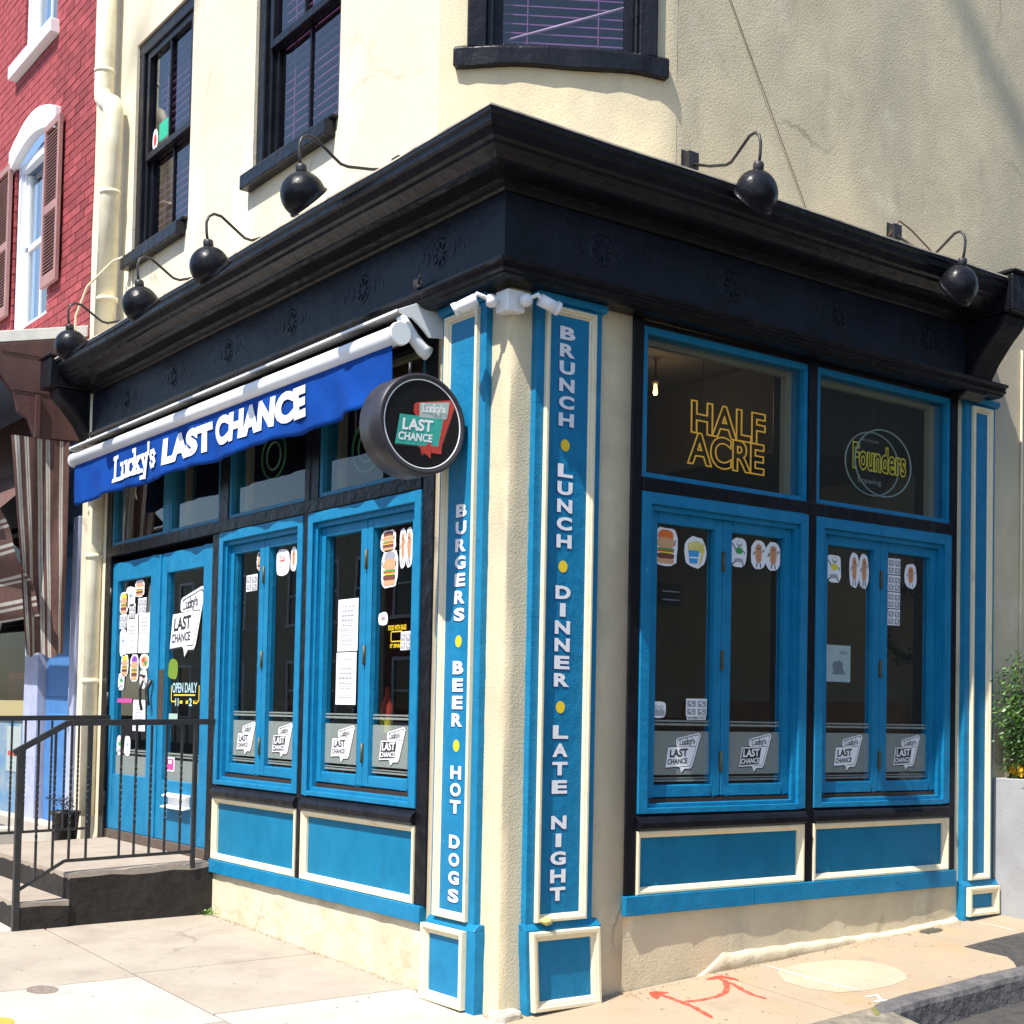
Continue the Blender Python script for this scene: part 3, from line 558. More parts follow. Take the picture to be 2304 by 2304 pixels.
def sash_window(T, h0, h1, z0, z1, zsill, parent, ztopcut=None, slats=18, mid=None, dface=.0, glazebars=True, rough=0, label=None, frame_d=(-.20, -.02), big=False, gp=-.075, fr_=.05, so=(-.04, -.03), sd=.075):
    mid = mid or (z0+z1)/2
    fr = MB(); fw_ = .10
    fr.box(T, h0, h0+fw_, frame_d[0], frame_d[1], z0, z1); fr.box(T, h1-fr_, h1, frame_d[0], frame_d[1], z0, z1)
    fr.box(T, h0, h1, frame_d[0], frame_d[1]+.003, z1-fw_, z1)
    fr.box(T, h0+fw_, h0+fw_+.04, frame_d[0], frame_d[1]-.03, z0, z1-fw_); fr.box(T, h1-fr_-.02, h1-fr_, frame_d[0], frame_d[1]-.03, z0, z1-fw_)
    w = ob('window', fr, BLK, parent, bevel=.008, label=label)
    ob('sill', MB().box(T, h0+so[0], h1+so[1], -.15, sd, z0-.10, z0-.0).box(T, h0, h1, -.15, sd*.6, z0, z0+.025), BLK, w, bevel=.01)
    a, b = h0+fw_+.04, h1-fr_-.02
    up_ = MB().box(T, a, a+.05, gp, gp+.04, mid, z1-fw_).box(T, b-.05, b, gp, gp+.04, mid, z1-fw_).box(T, a+.05, b-.05, gp, gp+.04, z1-fw_-.06, z1-fw_).box(T, a+.05, b-.05, gp, gp+.04, mid, mid+.05)
    lo = MB().box(T, a, a+.05, gp-.045, gp-.005, z0, mid+.05).box(T, b-.05, b, gp-.045, gp-.005, z0, mid+.05).box(T, a+.05, b-.05, gp-.045, gp-.005, mid, mid+.045).box(T, a+.05, b-.05, gp-.045, gp-.005, z0+.0, z0+.07)
    if glazebars:
        c = (a+b)/2; up_.box(T, c-.012, c+.012, gp+.012, gp+.035, mid+.05, z1-fw_-.06); lo.box(T, c-.012, c+.012, gp-.035, gp-.01, z0+.07, mid)
    ob('sash', up_, BLK, w, bevel=.004); ob('sash', lo, BLK, w, bevel=.004)
    ob('pane', MB().box(T, a+.05, b-.05, gp+.004, gp+.010, mid+.05, z1-fw_-.06), GLU, w); ob('pane', MB().box(T, a+.05, b-.05, gp-.03, gp-.024, z0+.07, mid), GLU, w)
    sl_ = MB().box(T, a+.02, b-.02, 0, .045, -.0015, .0015); base = None
    pitch = (z1-z0-.15)/slats
    for i in range(slats):
        z = z0+.06+pitch*i
        o = bpy.data.objects.new('blind_slat', base.data if base else mesh('blind_slat', MB().add([T(hh, gp-.11+dd, zz) for hh, dd, zz in ((a+.02,0,.02),(b-.02,0,.02),(b-.02,.045,-.004),(a+.02,.045,-.004),(a+.02,0,.026),(b-.02,0,.026),(b-.02,.045,.002),(a+.02,.045,.002))], [(0,1,2,3),(4,7,6,5),(0,4,5,1),(1,5,6,2),(2,6,7,3),(3,7,4,0)]), BLIND, ORG[pub]))
        link(o, w); o.location = (0, 0, z); base = base or o; ORG[o] = ORG[w]
    ob('blind_cord', MB().box(T, a+.18, a+.185, gp-.06, gp-.055, z0+.05, z1-.1).box(T, b-.185, b-.18, gp-.06, gp-.055, z0+.05, z1-.1), BLIND, w)
    ob('dark_room', MB().box(T, h0-.2, h1+.2, -1.9, -1.88, z0-.3, z1+.3).box(T, h0-.2, h0-.18, -1.88, -.23, z0-.3, z1+.3).box(T, h1+.18, h1+.2, -1.88, -.23, z0-.3, z1+.3).box(T, h0-.18, h1+.18, -1.88, -.23, z0-.32, z0-.3).box(T, h0-.18, h1+.18, -1.88, -.23, z1+.3, z1+.32), DARK, w)
    return w
w1 = sash_window(TA, *U1[:2], U1[2], U1[3], 4.93, pub, slats=26, mid=5.66, label='left upper sash window with a green sticker')
ob('sticker', MB().poly(TA, [(-4.80,5.76),(-4.62,5.76),(-4.62,5.90),(-4.80,5.90)], -.064), M('green_card', (.02,.42,.25), .6), w1, label='small green card in the upper pane')
ob('sticker', MB().poly(TA, blob(-4.875, 5.80, .11, .18, 14, 2, 1, .02), -.0635).poly(TA, blob(-4.875, 5.80, .06, .10, 14, 2, 1, .02), -.063, 1), [PAPER, CRED], w1, label='round white sticker with a red middle')
w2 = sash_window(TA, *U2[:2], U2[2], U2[3], 4.93, pub, slats=26, mid=5.74, label='upper sash window between the first window and the corner')
w3 = sash_window(TC, 0, CL, ZW, 6.65, ZW, pub, slats=32, mid=6.35, glazebars=False, label='wide corner window with a crooked blind bar', frame_d=(-.2, .045), gp=-.04, fr_=.10, so=(-.045, .045), sd=.075)
for ch_ in list(w3.children):
    if ch_.name.startswith('sill'): bpy.data.objects.remove(ch_)
e_ = .05; tl, tr_ = solve_t(lambda t: cpt(t)[0], -.61), solve_t(lambda t: cpt(t)[1], .985); sec = []
for i in range(17):
    t = tl+(tr_-tl)*i/16; p, q = Vector(cpt(max(0, t-.01))), Vector(cpt(min(1, t+.01))); c_ = Vector(cpt(t)); n_ = Vector((q.y-p.y, -(q.x-p.x))).normalized(); o_ = c_+n_*(.045+.004*math.sin(i*2.1)); i_ = c_-n_*.16
    sec.append([(i_.x, i_.y, ZW+.03), (o_.x-n_.x*.02, o_.y-n_.y*.02, ZW+.012), (o_.x, o_.y, ZW-.004), (o_.x, o_.y, ZW-.098-.006*math.sin(i*.9)), (i_.x, i_.y, ZW-.10)])
mb = MB(); mb.add([p for r in sec for p in r], [(i*5+k, i*5+(k+1) % 5, (i+1)*5+(k+1) % 5, (i+1)*5+k) for i in range(16) for k in range(5)]); mb.add(sec[0], [(0,1,2,3,4)]); mb.add(sec[-1], [(0,1,2,3,4)]); ob('sill', mb, BLK, w3, bevel=.004)
ob('blind_bar', MB().tube([TC(.22, -.10, 5.02), TC(.90, -.10, 5.25)], .008, 6), CRM, w3, label='crooked pale rod hanging across the blind')

# ---- cornice: profile swept round the corner, in three bands
cor = ob('cornice', MB().box(TA, -5.50, -.0, .0, .12, 3.56, 3.92).box(TB, .0, 3.36, .0, .12, 3.56, 3.92), BLK, pub)
def sweep(prof, hl, hr, mi=0, jit=0):
    mb = MB(); hs = [hl+(0-hl)*i/12 for i in range(13)]; hb = [hr*i/12 for i in range(13)]; rr = random.Random(2)
    cols = []
    for i, h in enumerate(hs): e_ = rr.uniform(-jit, jit); cols.append([(h if i < 12 else d, -d, z+e_) for d, z in prof])
    for i, h in enumerate(hb):
        if i: e_ = rr.uniform(-jit, jit); cols.append([(d, h, z+e_) for d, z in prof])
    n = len(prof); vs = [p for c in cols for p in c]
    # mitre: column 12 sits at (d,-d)
    mb.add(vs, [(i*n+k, i*n+k+1, (i+1)*n+k+1, (i+1)*n+k) for i in range(len(cols)-1) for k in range(n-1)])
    mb.add(cols[0], [list(range(n))]); mb.add(cols[-1], [list(range(n))]); return mb
crown = [(0,4.20),(.10,4.185),(.452,4.116),(.452,4.098),(.440,4.092),(.437,4.062),(.425,4.052),(.405,4.018),(.388,4.008),(.382,3.992),(.345,3.972),(.325,3.958),(.322,3.946),(.295,3.938),(.255,3.936),(.20,3.934),(.175,3.922),(.168,3.905),(.158,3.896),(.146,3.893),(.10,3.893)]
ob('crown_moulding', sweep(crown, -5.50, 3.36, jit=.004), BLK, cor, bevel=.0)
frz = [(.05,3.893),(.142,3.893),(.145,3.80),(.145,3.575),(.05,3.575)]
ob('frieze_board', sweep(frz, -5.50, 3.37), BLKF, cor)
arch = [(0,3.578),(.176,3.578),(.188,3.572),(.188,3.560),(.172,3.552),(.165,3.540),(.172,3.532),(.168,3.522),(.150,3.516),(.146,3.506),(.118,3.498),(.0,3.498)]
ob('architrave_moulding', sweep(arch, -5.48, 3.76, jit=.002), BLK, cor)
ob('flashing', sweep([(.0,4.216),(.11,4.201),(.455,4.128),(.455,4.120),(.05,4.19)], -5.50, 3.36, jit=.006), M('flashing', (.62,.55,.42), .6, (.25,.22,.2), ns=6), cor)
# relief ornaments on the frieze
def ornament(T, c):
    mb = MB(); 
    nrm = Vector(T(0,1,0))-Vector(T(0,0,0)); o = Vector(T(c, .142, 3.735))
    mb.lathe([(.085,0),(.083,.003),(.07,.006),(.06,.003),(.0,.005)], nrm, o, 20)
    for k in range(8):
        a = k*math.pi/4; q = [(c+math.cos(a+s)*r, 3.735+math.sin(a+s)*r) for s, r in ((-.25,.03),(0,.062),(.25,.03))]
        mb.prism(T, q, .145, .151)
    for sg in (-1, 1):
        for k in range(3): mb.prism(T, blob(c+sg*(.12+.045*k), 3.735+.02*math.sin(k*2), .05-.008*k, .07-.015*k, 8, k, .9), .142, .1475-.0005*k)
    return ob('frieze_ornament', mb, BLKF, cor)
for c in (-4.75, -3.85, -2.95, -2.05, -1.2, -.42): ornament(TA, c)
for c in (.45, 1.35, 2.2, 3.0): ornament(TB, c)
def console(T, h0, h1, name='console_bracket'):
    side = [(0,3.47),(.08,3.45),(.14,3.49),(.17,3.57),(.23,3.67),(.32,3.78),(.40,3.86),(.42,3.92),(0,3.92)]
    mb = MB().prism(T, side, h0+.02, h1-.02, axis='h'); mb.box(T, h0, h1, 0, .485, 3.92, 4.15); mb.box(T, h0-.01, h1+.01, 0, .50, 4.153, 4.175)
    b = ob(name, mb, BLK, cor, bevel=.012)
    for k in range(4): 
        mb2 = MB().tube([T(h0+.02-.001, .10+.06*k, 3.56+.085*k), T(h1-.02+.001, .10+.06*k, 3.56+.085*k)], .02, 8)
    return b
console(TA, -5.76, -5.51); console(TB, 3.37, 3.63)

# ---- shopfront framing
sf = ob('shopfront_frame', MB()
    .box(TA, -.757, -.644, -.28, .008, .425, 3.50).box(TA, -2.096, -2.028, -.28, .010, .425, 3.45).box(TA, -3.427, -3.301, -.28, .006, .36, 2.60)
    .box(TA, -5.50, -5.378, -.28, .004, .34, 3.50)
    .box(TB, .779, .856, -.28, .008, .505, 3.50).box(TB, 2.114, 2.184, -.28, .010, .505, 3.498).box(TB, 3.426, 3.491, -.28, .008, .505, 3.50)
    .box(TA, -5.378, -.757, -.28, .014, 2.602, 2.683).box(TB, .856, 3.426, -.28, .014, 2.598, 2.673)
    .box(TA, -5.378, -.757, -.28, .002, 3.44, 3.497).box(TB, .856, 3.426, -.28, .002, 3.468, 3.497), BLK, pub, bevel=.006)
def ledge(T, h0, h1):
    return ob('window_ledge', MB().prism(T, [(-.1,.835),(.022,.835),(.034,.845),(.036,.875),(.026,.895),(.0,.918),(-.1,.918)], h0, h1, axis='h'), BLK, sf, bevel=.004)
ledge(TA, -3.301, -2.096); ledge(TA, -2.028, -.757); ledge(TB, .856, 2.114); ledge(TB, 2.184, 3.426)
ob('base_board', MB().box(TA, -3.30, -.664, -.05, .030, .338, .424), BLUE, pub, bevel=.004, label='blue board under the panels of the street side')
ob('base_board', MB().box(TB, .774, 1.70, -.05, .030, .404, .504).box(TB, 1.703, 3.484, -.05, .0285, .404, .504), BLUE, pub, bevel=.004, label='blue board under the panels of the side street')
def moulded_panel(T, h0, h1, z0, z1, parent, dp=-.02, dm=.018, w=.036, m=BLUP, name='panel', mm_=CRM):
    p = ob(name, MB().box(T, h0+.01, h1-.01, dp-.03, dp, z0+.01, z1-.01), m, parent)
    prof = [(0,dp),(0,dm-.004),(.004,dm),(w*.40,dm),(w*.5,dm-.008),(w*.72,dm-.010),(w*.8,dm-.018),(w,dm-.024),(w,dp)]
    mb = MB(); crn = [(h0,z0,1,1),(h1,z0,-1,1),(h1,z1,-1,-1),(h0,z1,1,-1)]; n = len(prof)
    vs = [T(h+sx*a, d, z+sz*a) for h, z, sx, sz in crn for a, d in prof]
    mb.add(vs, [(i*n+k, ((i+1) % 4)*n+k, ((i+1) % 4)*n+k+1, i*n+k+1) for i in range(4) for k in range(n-1)])
    ob('moulding', mb, mm_, p); return p
moulded_panel(TA, -3.301, -2.098, .426, .833, pub); moulded_panel(TA, -2.026, -.759, .426, .833, pub)
moulded_panel(TB, .858, 2.112, .506, .833, pub); moulded_panel(TB, 2.186, 3.424, .506, .833, pub)

def frost(T, h0, h1, d, parent):
    mb = MB()
    for z0, z1 in ((1.400,1.409),(1.380,1.392),(1.118,1.350),(1.098,1.104),(1.082,1.092)): mb.box(T, h0, h1, d, d+.0008, z0, z1)
    return ob('frosted_film', mb, FROST, parent)
def shop_window(T, h0, h1, label):
    fr = MB(); z0, z1 = .921, 2.598; a = .062; b = .028; sd = -.06
    def ringbox(mb, p, q, r, s_, w, d0, d1, wb=None):
        wb = wb or w
        mb.box(T, p, p+w, d0, d1, r, s_); mb.box(T, q-w, q, d0, d1, r, s_); mb.box(T, p+w, q-w, d0, d1, s_-w, s_); mb.box(T, p+w, q-w, d0, d1, r, r+wb)
    ringbox(fr, h0, h1, z0, z1, a, -.12, .016, .030)
    ringbox(fr, h0+a, h1-a, z0+.030, z1-a, b, -.12, -.006, .022)
    w = ob('shop_window', fr, BLUE, pub, bevel=.004, label=label)
    p, q = h0+a+b, h1-a-b; c = (p+q)/2
    ob('window_channel', MB().box(T, p, q, -.10, -.03, z0+.052, z0+.075), M('channel', (.05,.035,.03), .4, metal=.3), w)
    for x0, x1 in ((p, c-.002), (c+.002, q)):
        g0_, g1_ = (x0+.056, x1-.062) if x0 == p else (x0+.062, x1-.056); s_ = MB()
        zb = z0+.082
        s_.box(T, x0, g0_, -.085, -.032, zb, z1-a-b); s_.box(T, g1_, x1, -.085, -.032, zb, z1-a-b); s_.box(T, g0_, g1_, -.085, -.032, z1-a-b-.058, z1-a-b); s_.box(T, g0_, g1_, -.085, -.032, zb, 1.066)
        ob('sash', s_, BLUE, w, bevel=.006)
        ob('pane', MB().box(T, g0_, g1_, -.066, -.061, 1.066, z1-a-b-.058), GLS, w)
        frost(T, g0_, g1_, -.0590, w)
        w['g%d' % (0 if x0 == p else 1)] = [g0_, g1_]
    for z in (2.28, 1.74, 1.19):
        hb = MB().tube([T(c, -.026, z-.055), T(c, -.026, z+.055)], .008, 8); hb.box(T, c-.014, c+.014, -.033, -.029, z-.05, z+.05); ob('hinge', hb, BRASS, w)
    return w
WA1 = shop_window(TA, -3.301, -2.096, 'folding shop window between the door and the middle post')
WA2 = shop_window(TA, -2.028, -.757, 'folding shop window beside the blue pilaster with two white notices')
WB1 = shop_window(TB, .856, 2.114, 'folding shop window under the gold outline neon')
WB2 = shop_window(TB, 2.184, 3.426, 'folding shop window under the round brewing neon')
for w, T in ((WA1, TA), (WA2, TA), (WB1, TB), (WB2, TB)):
    for k, st in ((0, 'white'), (1, 'dark')):
        g = w['g%d' % k]; c = (g[0]+g[1])/2; ww = .275 if T is TA else .255
        logo(T, c+(.02 if T is TB else 0), 1.236, ww, .215, -.0575, st, w, label=('white' if k == 0 else 'black and white')+' pub logo decal on the frosted band of the '+('left' if k == 0 else 'right')+' pane')
D_ = -.0575
st = lambda w, T, *a: sticker(T, D_, *a[:-1], w, a[-1])
st(WB1, TB, 1.084, 2.329, .17, .208, 'redburger', 'burger cut-out with an orange top'); st(WB1, TB, 1.299, 2.319, .165, .17, 'fries', 'cut-out of fries in a blue box')
st(WB1, TB, 1.627, 2.345, .125, .164, 'man', 'running figure cut-out in a green shirt'); st(WB1, TB, 1.841, 2.345, .24, .162, 'dogs', 'two hot dog cut-outs side by side')
st(WB1, TB, 1.055, 1.462, .098, .087, 'box', 'small grey cut-out with two round eyes'); st(WB1, TB, 1.325, 1.480, .155, .095, 'comic', 'small black and white drawing')
mb = MB().poly(TB, [(1.255,1.413),(1.395,1.413),(1.395,1.432),(1.255,1.432)], D_); put_text(mb, TB, 'WE MISS YOU', 1.325, 1.4225, .13, .012, D_+.0006, 1, .03); ob('paper_strip', mb, [PAPER, INK], WB1, recalc=False)
st(WB2, TB, 2.412, 2.316, .128, .168, 'man2', 'running figure cut-out in a yellow shirt'); st(WB2, TB, 2.636, 2.321, .18, .212, 'dogs', 'pair of pale hot dog cut-outs')
for k in range(4): st(WB2, TB, 2.96, 2.372-.104*k, .118, .100, 'comic', 'small comic print in the column of four')
st(WB2, TB, 3.118, 2.324, .125, .153, 'dog', 'single hot dog cut-out')
mb = MB().box(TB, 2.46, 2.685, -.16, -.158, 1.655, 1.875).poly(TB, blob(2.57, 1.75, .10, .06, 10, 1), -.157, 1).poly(TB, [(2.52,1.70),(2.64,1.70),(2.58,1.79)], -.1565, 2); put_text(mb, TB, 'DRAFT', 2.62, 1.83, .07, .02, -.156, 1); ob('poster', mb, [PAPER, INKG, CGRY], WB2, recalc=False, label='pale poster inside the pane')
st(WA1, TA, -2.815, 2.379, .10, .121, 'smallburger', 'small cut-out beside the middle stile'); st(WA1, TA, -2.932, 2.246, .165, .109, 'comic', 'small comic print')
st(WA1, TA, -2.492, 2.347, .18, .168, 'doodle', 'white line drawing cut-out'); st(WA1, TA, -2.345, 2.357, .09, .152, 'dog', 'narrow cut-out beside the frame')
st(WA2, TA, -1.640, 1.92, .236, .302, 'notice', 'upper white notice with grey lines'); st(WA2, TA, -1.648, 1.611, .236, .302, 'notice', 'lower white notice with few lines')
st(WA2, TA, -1.205, 2.369, .165, .121, 'smallburger', 'small burger cut-out'); st(WA2, TA, -1.185, 2.214, .18, .215, 'greyburger', 'tall burger cut-out with a grey top')
st(WA2, TA, -1.015, 2.319, .14, .222, 'dogs', 'two pale figures cut-out'); st(WA2, TA, -1.243, 1.939, .10, .072, 'doodle', 'small white tag'); st(WA2, TA, -.995, 1.81, .11, .103, 'comic', 'small comic print beside the frame')
mb = MB(); put_text(mb, TA, 'FOOD WITH SALES', -1.09, 1.885, .19, .028, D_, 0, .02); put_text(mb, TA, 'IT SMART', -1.09, 1.785, .14, .022, D_, 0, .02)
for a, b, c, d in ((-1.155,-1.03,1.86,1.866),(-1.155,-1.03,1.806,1.812),(-1.155,-1.149,1.806,1.866),(-1.036,-1.03,1.806,1.866)): mb.poly(TA, [(a,c),(b,c),(b,d),(a,d)], D_+.0005)
ob('painted_lettering', mb, YEL, WA2, recalc=False, label='small yellow painted lettering')

def transom(T, h0, h1, z0, z1, m, label=None, rev=None):
    fr = MB(); w = .034
    fr.box(T, h0, h0+w, -.10, -.004, z0, z1).box(T, h1-w, h1, -.10, -.004, z0, z1).box(T, h0+w, h1-w, -.10, -.004, z1-w, z1).box(T, h0+w, h1-w, -.10, -.004, z0, z0+w*.8)
    o = ob('transom_window', fr, m, pub, bevel=.003, label=label)
    ob('pane', MB().box(T, h0+w, h1-w, -.040, -.035, z0+w*.8, z1-w), GLS, o)
    ob('inner_frame', MB().box(T, h0+w, h0+w+.05, -.14, -.10, z0, z1).box(T, h1-w-.05, h1-w, -.14, -.10, z0, z1).box(T, h0+w+.05, h1-w-.05, -.14, -.10, z1-w-.03, z1), INB, o)
    return o
transom(TA, -5.378, -4.31, 2.683, 3.44, TEAL); transom(TA, -4.22, -3.335, 2.683, 3.44, TEAL); transom(TA, -3.20, -2.08, 2.683, 3.44, TEAL); transom(TA, -1.93, -.757, 2.683, 3.44, TEAL)
ob('transom_post', MB().box(TA, -4.31, -4.22, -.2, -.001, 2.683, 3.44), TEAL, sf); ob('transom_post', MB().box(TA, -3.335, -3.20, -.2, .004, 2.683, 3.44), BLK, sf); ob('transom_post', MB().box(TA, -2.08, -1.93, -.2, .004, 2.683, 3.44), BLK, sf)
TT1 = transom(TB, .856, 2.114, 2.673, 3.468, BLUE); TT2 = transom(TB, 2.184, 3.426, 2.673, 3.468, BLUE)
# ---- double door
def leaf(h0, h1, g0_, g1_, label):
    d0, d1 = -.075, -.018; mb = MB(); zb, zt = .472, 2.548
    mb.box(TA, h0, g0_, d0, d1, zb, zt).box(TA, g1_, h1, d0, d1, zb, zt).box(TA, g0_, g1_, d0, d1, 2.400, zt).box(TA, g0_, g1_, d0, d1, zb, .900)
    o = ob('door', mb, BLUE, pub, bevel=.005, label=label)
    ob('pane', MB().box(TA, g0_, g1_, -.05, -.045, .900, 2.400), GLS, o)
    mf = MB()
    for z0, z1 in ((1.09-.005,1.098),(1.066,1.076),(.900,1.048)): mf.box(TA, g0_, g1_, -.0430, -.0422, z0, z1)
    ob('frosted_film', mf, FROST, o); return o
DL = leaf(-5.374, -4.386, -5.265, -4.575, 'left leaf of the blue double door covered in stickers'); DR = leaf(-4.379, -3.430, -4.265, -3.612, 'right leaf of the blue double door with the big white logo')
ob('astragal', MB().box(TA, -4.395, -4.368, -.02, -.006, .475, 2.545), BLUE, DR, bevel=.003)
ob('push_plate', MB().box(TA, -4.365, -4.275, -.018, -.012, 1.33, 1.70), BRZ, DR, bevel=.002)
mb = MB().box(TA, -4.12, -3.74, -.018, -.010, .715, .815).prism(TA, [(-.012,.815),(.03,.80),(.03,.79),(-.012,.80)], -4.14, -3.72, axis='h').prism(TA, [(-.012,.735),(.04,.72),(.04,.712),(-.012,.722)], -4.14, -3.72, axis='h'); ob('letter_slot', mb, WHT, DR, bevel=.002)
for z in (2.35, 1.48, .66): ob('hinge', MB().tube([TA(-3.42, -.006, z-.055), TA(-3.42, -.006, z+.055)], .012, 8), IRON, DR)
for z in (2.3, 1.48, .7): ob('hinge', MB().tube([TA(-5.38, -.006, z-.055), TA(-5.38, -.006, z+.055)], .012, 8), IRON, DL)
ob('threshold', MB().box(TA, -5.378, -3.427, -.12, -.004, .395, .470), M('threshold', (.12,.085,.065), .7, (.07,.05,.04), ns=10), pub, bevel=.004)
logo(TA, -3.94, 2.03, .60, .49, -.041, 'white', DR, label='large white pub logo decal on the right door pane')
ob('sticker', MB().poly(TA, blob(-4.17, 1.70, .19, .15, 12, 3, .8, .08), -.0415), M('lime_film', (.16,.26,.02), .6), DR, label='lime green hexagonal decal')
mb = MB(); put_text(mb, TA, 'OPEN DAILY', -3.95, 1.565, .44, .072, -.0415, 0, .02); put_text(mb, TA, '11', -4.08, 1.463, .06, .055, -.0415, 0, .03); put_text(mb, TA, '2', -3.84, 1.463, .055, .055, -.0415, 0, .03)
for a, b, c, d in ((-4.03,-3.98,1.452,1.474),(-3.92,-3.88,1.452,1.474),(-3.79,-3.72,1.452,1.474),(-4.14,-3.76,1.508,1.518),(-4.19,-4.178,1.47,1.58),(-3.70,-3.688,1.47,1.58),(-4.178,-4.11,1.462,1.472),(-3.77,-3.70,1.462,1.472)): mb.poly(TA, [(a,c),(b,c),(b,d),(a,d)], -.0412, 1)
ob('painted_lettering', mb, [M('pale_aqua_paint', (.42,.62,.66), .6), YEL], DR, recalc=False, label='opening hours painted on the right door pane')
ob('sticker', MB().poly(TA, [(-4.25,.965),(-4.09,.965),(-4.09,1.065),(-4.25,1.065)], -.0405).poly(TA, [(-4.235,.975),(-4.105,.975),(-4.105,1.055),(-4.235,1.055)], -.040, 1).poly(TA, [(-4.2,1.02),(-4.14,1.02),(-4.14,1.045),(-4.2,1.045)], -.0395), [PAPER, CPNK], DR, recalc=False, label='small pink sticker low on the right pane')
ob('sticker', MB().poly(TA, [(-4.22,1.335),(-4.06,1.335),(-4.06,1.38),(-4.22,1.38)], -.041), M('mint_card', (.35,.5,.42), .7), DR, label='small mint card')
D_ = -.0405
for (cx, cz, w, h, k, l) in ((-5.184,2.225,.175,.178,'yellowburger','tall burger cut-out at the pane edge'),(-5.05,2.27,.20,.16,'doodle','pink tinted doodle cut-out'),(-4.86,2.325,.2,.13,'burger','burger cut-out at the top right'),(-5.0,2.155,.13,.12,'comic','small comic print under the doodle'),(-4.80,2.19,.17,.12,'comic','small comic print by the stile'),
        (-5.187,2.085,.15,.11,'comic','grey comic print'),(-4.985,1.983,.225,.30,'notice','left white notice with grey lines'),(-4.745,1.981,.215,.30,'notice','right white notice with grey lines'),(-5.175,1.92,.15,.215,'doodle','pale oval drawing'),
        (-5.128,1.741,.16,.17,'yellowburger','burger cut-out with yellow top'),(-4.923,1.717,.17,.21,'purpleburger','burger cut-out with purple top'),(-4.72,1.765,.2,.12,'plate','plate cut-out'),(-4.73,1.631,.15,.145,'doodle','cut-out behind the lock chain'),(-5.19,1.617,.13,.135,'man','small figure cut-out'),
        (-4.797,1.358,.25,.235,'notice','lower white notice'),(-5.185,1.123,.125,.155,'man','blue and white cut-out near the bottom'),(-5.02,1.12,.125,.155,'doodle','white cut-out near the bottom')):
    sticker(TA, D_, cx, cz, w, h, k, DL, l)
ob('sticker', MB().poly(TA, [(-4.64,2.12),(-4.585,2.12),(-4.585,2.16),(-4.64,2.16)], -.040, 0).poly(TA, [(-4.64,2.16),(-4.585,2.16),(-4.585,2.19),(-4.64,2.19)], -.040, 1).poly(TA, [(-4.64,2.09),(-4.585,2.09),(-4.585,2.12),(-4.64,2.12)], -.040, 2), [CYEL, CRED, CPUR], DL, recalc=False, label='small rainbow sticker')
ob('pink_strip', MB().poly(TA, [(-5.26,1.455),(-4.95,1.455),(-4.95,1.485),(-5.26,1.485)], -.041), CPNK, DL)
ob('lock_chain', MB().tube([TA(-4.64,-.0,1.62), TA(-4.66,.01,1.55), TA(-4.65,.012,1.46), TA(-4.63,.005,1.40)], .011, 6).tube([TA(-4.69,.0,1.66), TA(-4.56,.02,1.65)], .012, 6).tube([TA(-4.47,.0,1.62),TA(-4.50,.02,1.56),TA(-4.49,.02,1.48),TA(-4.47,.02,1.44)], .016, 6), IRON, DL)

# ---- pilasters with painted words
def letters(T, words, cx, ztab, d, parent):
    for word, (za, zb) in zip(words, ztab):
        n_ = len(word); mb = MB()
        for i, c in enumerate(word):
            z = za+(zb-za)*i/max(1, n_-1); w = .096 if c not in 'I' else .036
            put_text(mb, T, c, cx-.005, z-.005, w, .066, d+.0008, 1, .045); put_text(mb, T, c, cx, z, w, .066, d+.0016, 0, .045)
        ob('painted_lettering', mb, [LET, NAVY], parent, recalc=False, label='word painted downwards')
def dots(T, zs_, cx, d, parent):
    for z in zs_: ob('painted_dot', MB().poly(T, [(cx+.028*math.cos(a*math.pi/10), z+.030*math.sin(a*math.pi/10)) for a in range(20)], d+.001), YEL, parent)
def pilaster(T, h0, h1, zb, zt, label, zbase, base=True, lean=0, baseout=.018):
    dP = .038; p = ob('pilaster', MB().box(T, h0, h1, -.02, dP, zb-.03, zt), BLUE, pub, bevel=.004, label=label)
    ob('cap', MB().prism(T, [(0,3.458),(dP+.012,3.458),(dP+.024,3.470),(dP+.026,3.496),(0,3.496)], h0-.012, h1+.018, axis='h'), BLUE, p, bevel=.003)
    m_ = moulded_panel(T, h0+.05, h1-.05, zb+.035, zt-.02, p, dP+.0015, dP+.026, .036, BLUE, 'inset_panel')
    # base block
    a, b = h0-.012, h1+.038
    T2 = (lambda h, d, z: T(h+lean*(zb-z), d, z))
    ob('base_block', MB().box(T2, a, b, -.02, dP+baseout, zbase, zb).prism(T2, [(0,zb),(dP+baseout,zb),(dP,zb+.028),(0,zb+.028)], a, b, axis='h'), BLUE, p, bevel=.004)
    bp = moulded_panel(T2, a+.022 if T is TB else a+.0, b-.022 if T is TB else b-.07, max(zbase+.045, zbase+.03), zb-.008, p, dP+baseout+.0015, dP+baseout+.034, .046, BLUE, 'base_panel')
    return p
PA = pilaster(TA, -.545, -.150, .372, 3.459, 'blue pilaster lettered with burgers, beer and hot dogs', -.06)
PB = pilaster(TB, .132, .545, .385, 3.459, 'blue pilaster lettered with brunch, lunch, dinner and late night', -.05, lean=.05)
PC = pilaster(TB, 3.535, 3.835, .402, 3.459, 'narrow plain blue pilaster at the end of the side shopfront', .17)
letters(TA, ['BURGERS', 'BEER', 'HOT', 'DOGS'], -.331, [(2.437,1.916),(1.651,1.39),(1.129,.959),(.786,.52)], .0405, PA); dots(TA, (1.782, 1.262), -.333, .0405, PA)
letters(TB, ['BRUNCH', 'LUNCH', 'DINNER', 'LATE', 'NIGHT'], .322, [(3.318,2.886),(2.633,2.282),(2.029,1.597),(1.341,1.072),(.898,.549)], .0405, PB); dots(TB, (2.759, 2.157, 1.463), .319, .0405, PB)
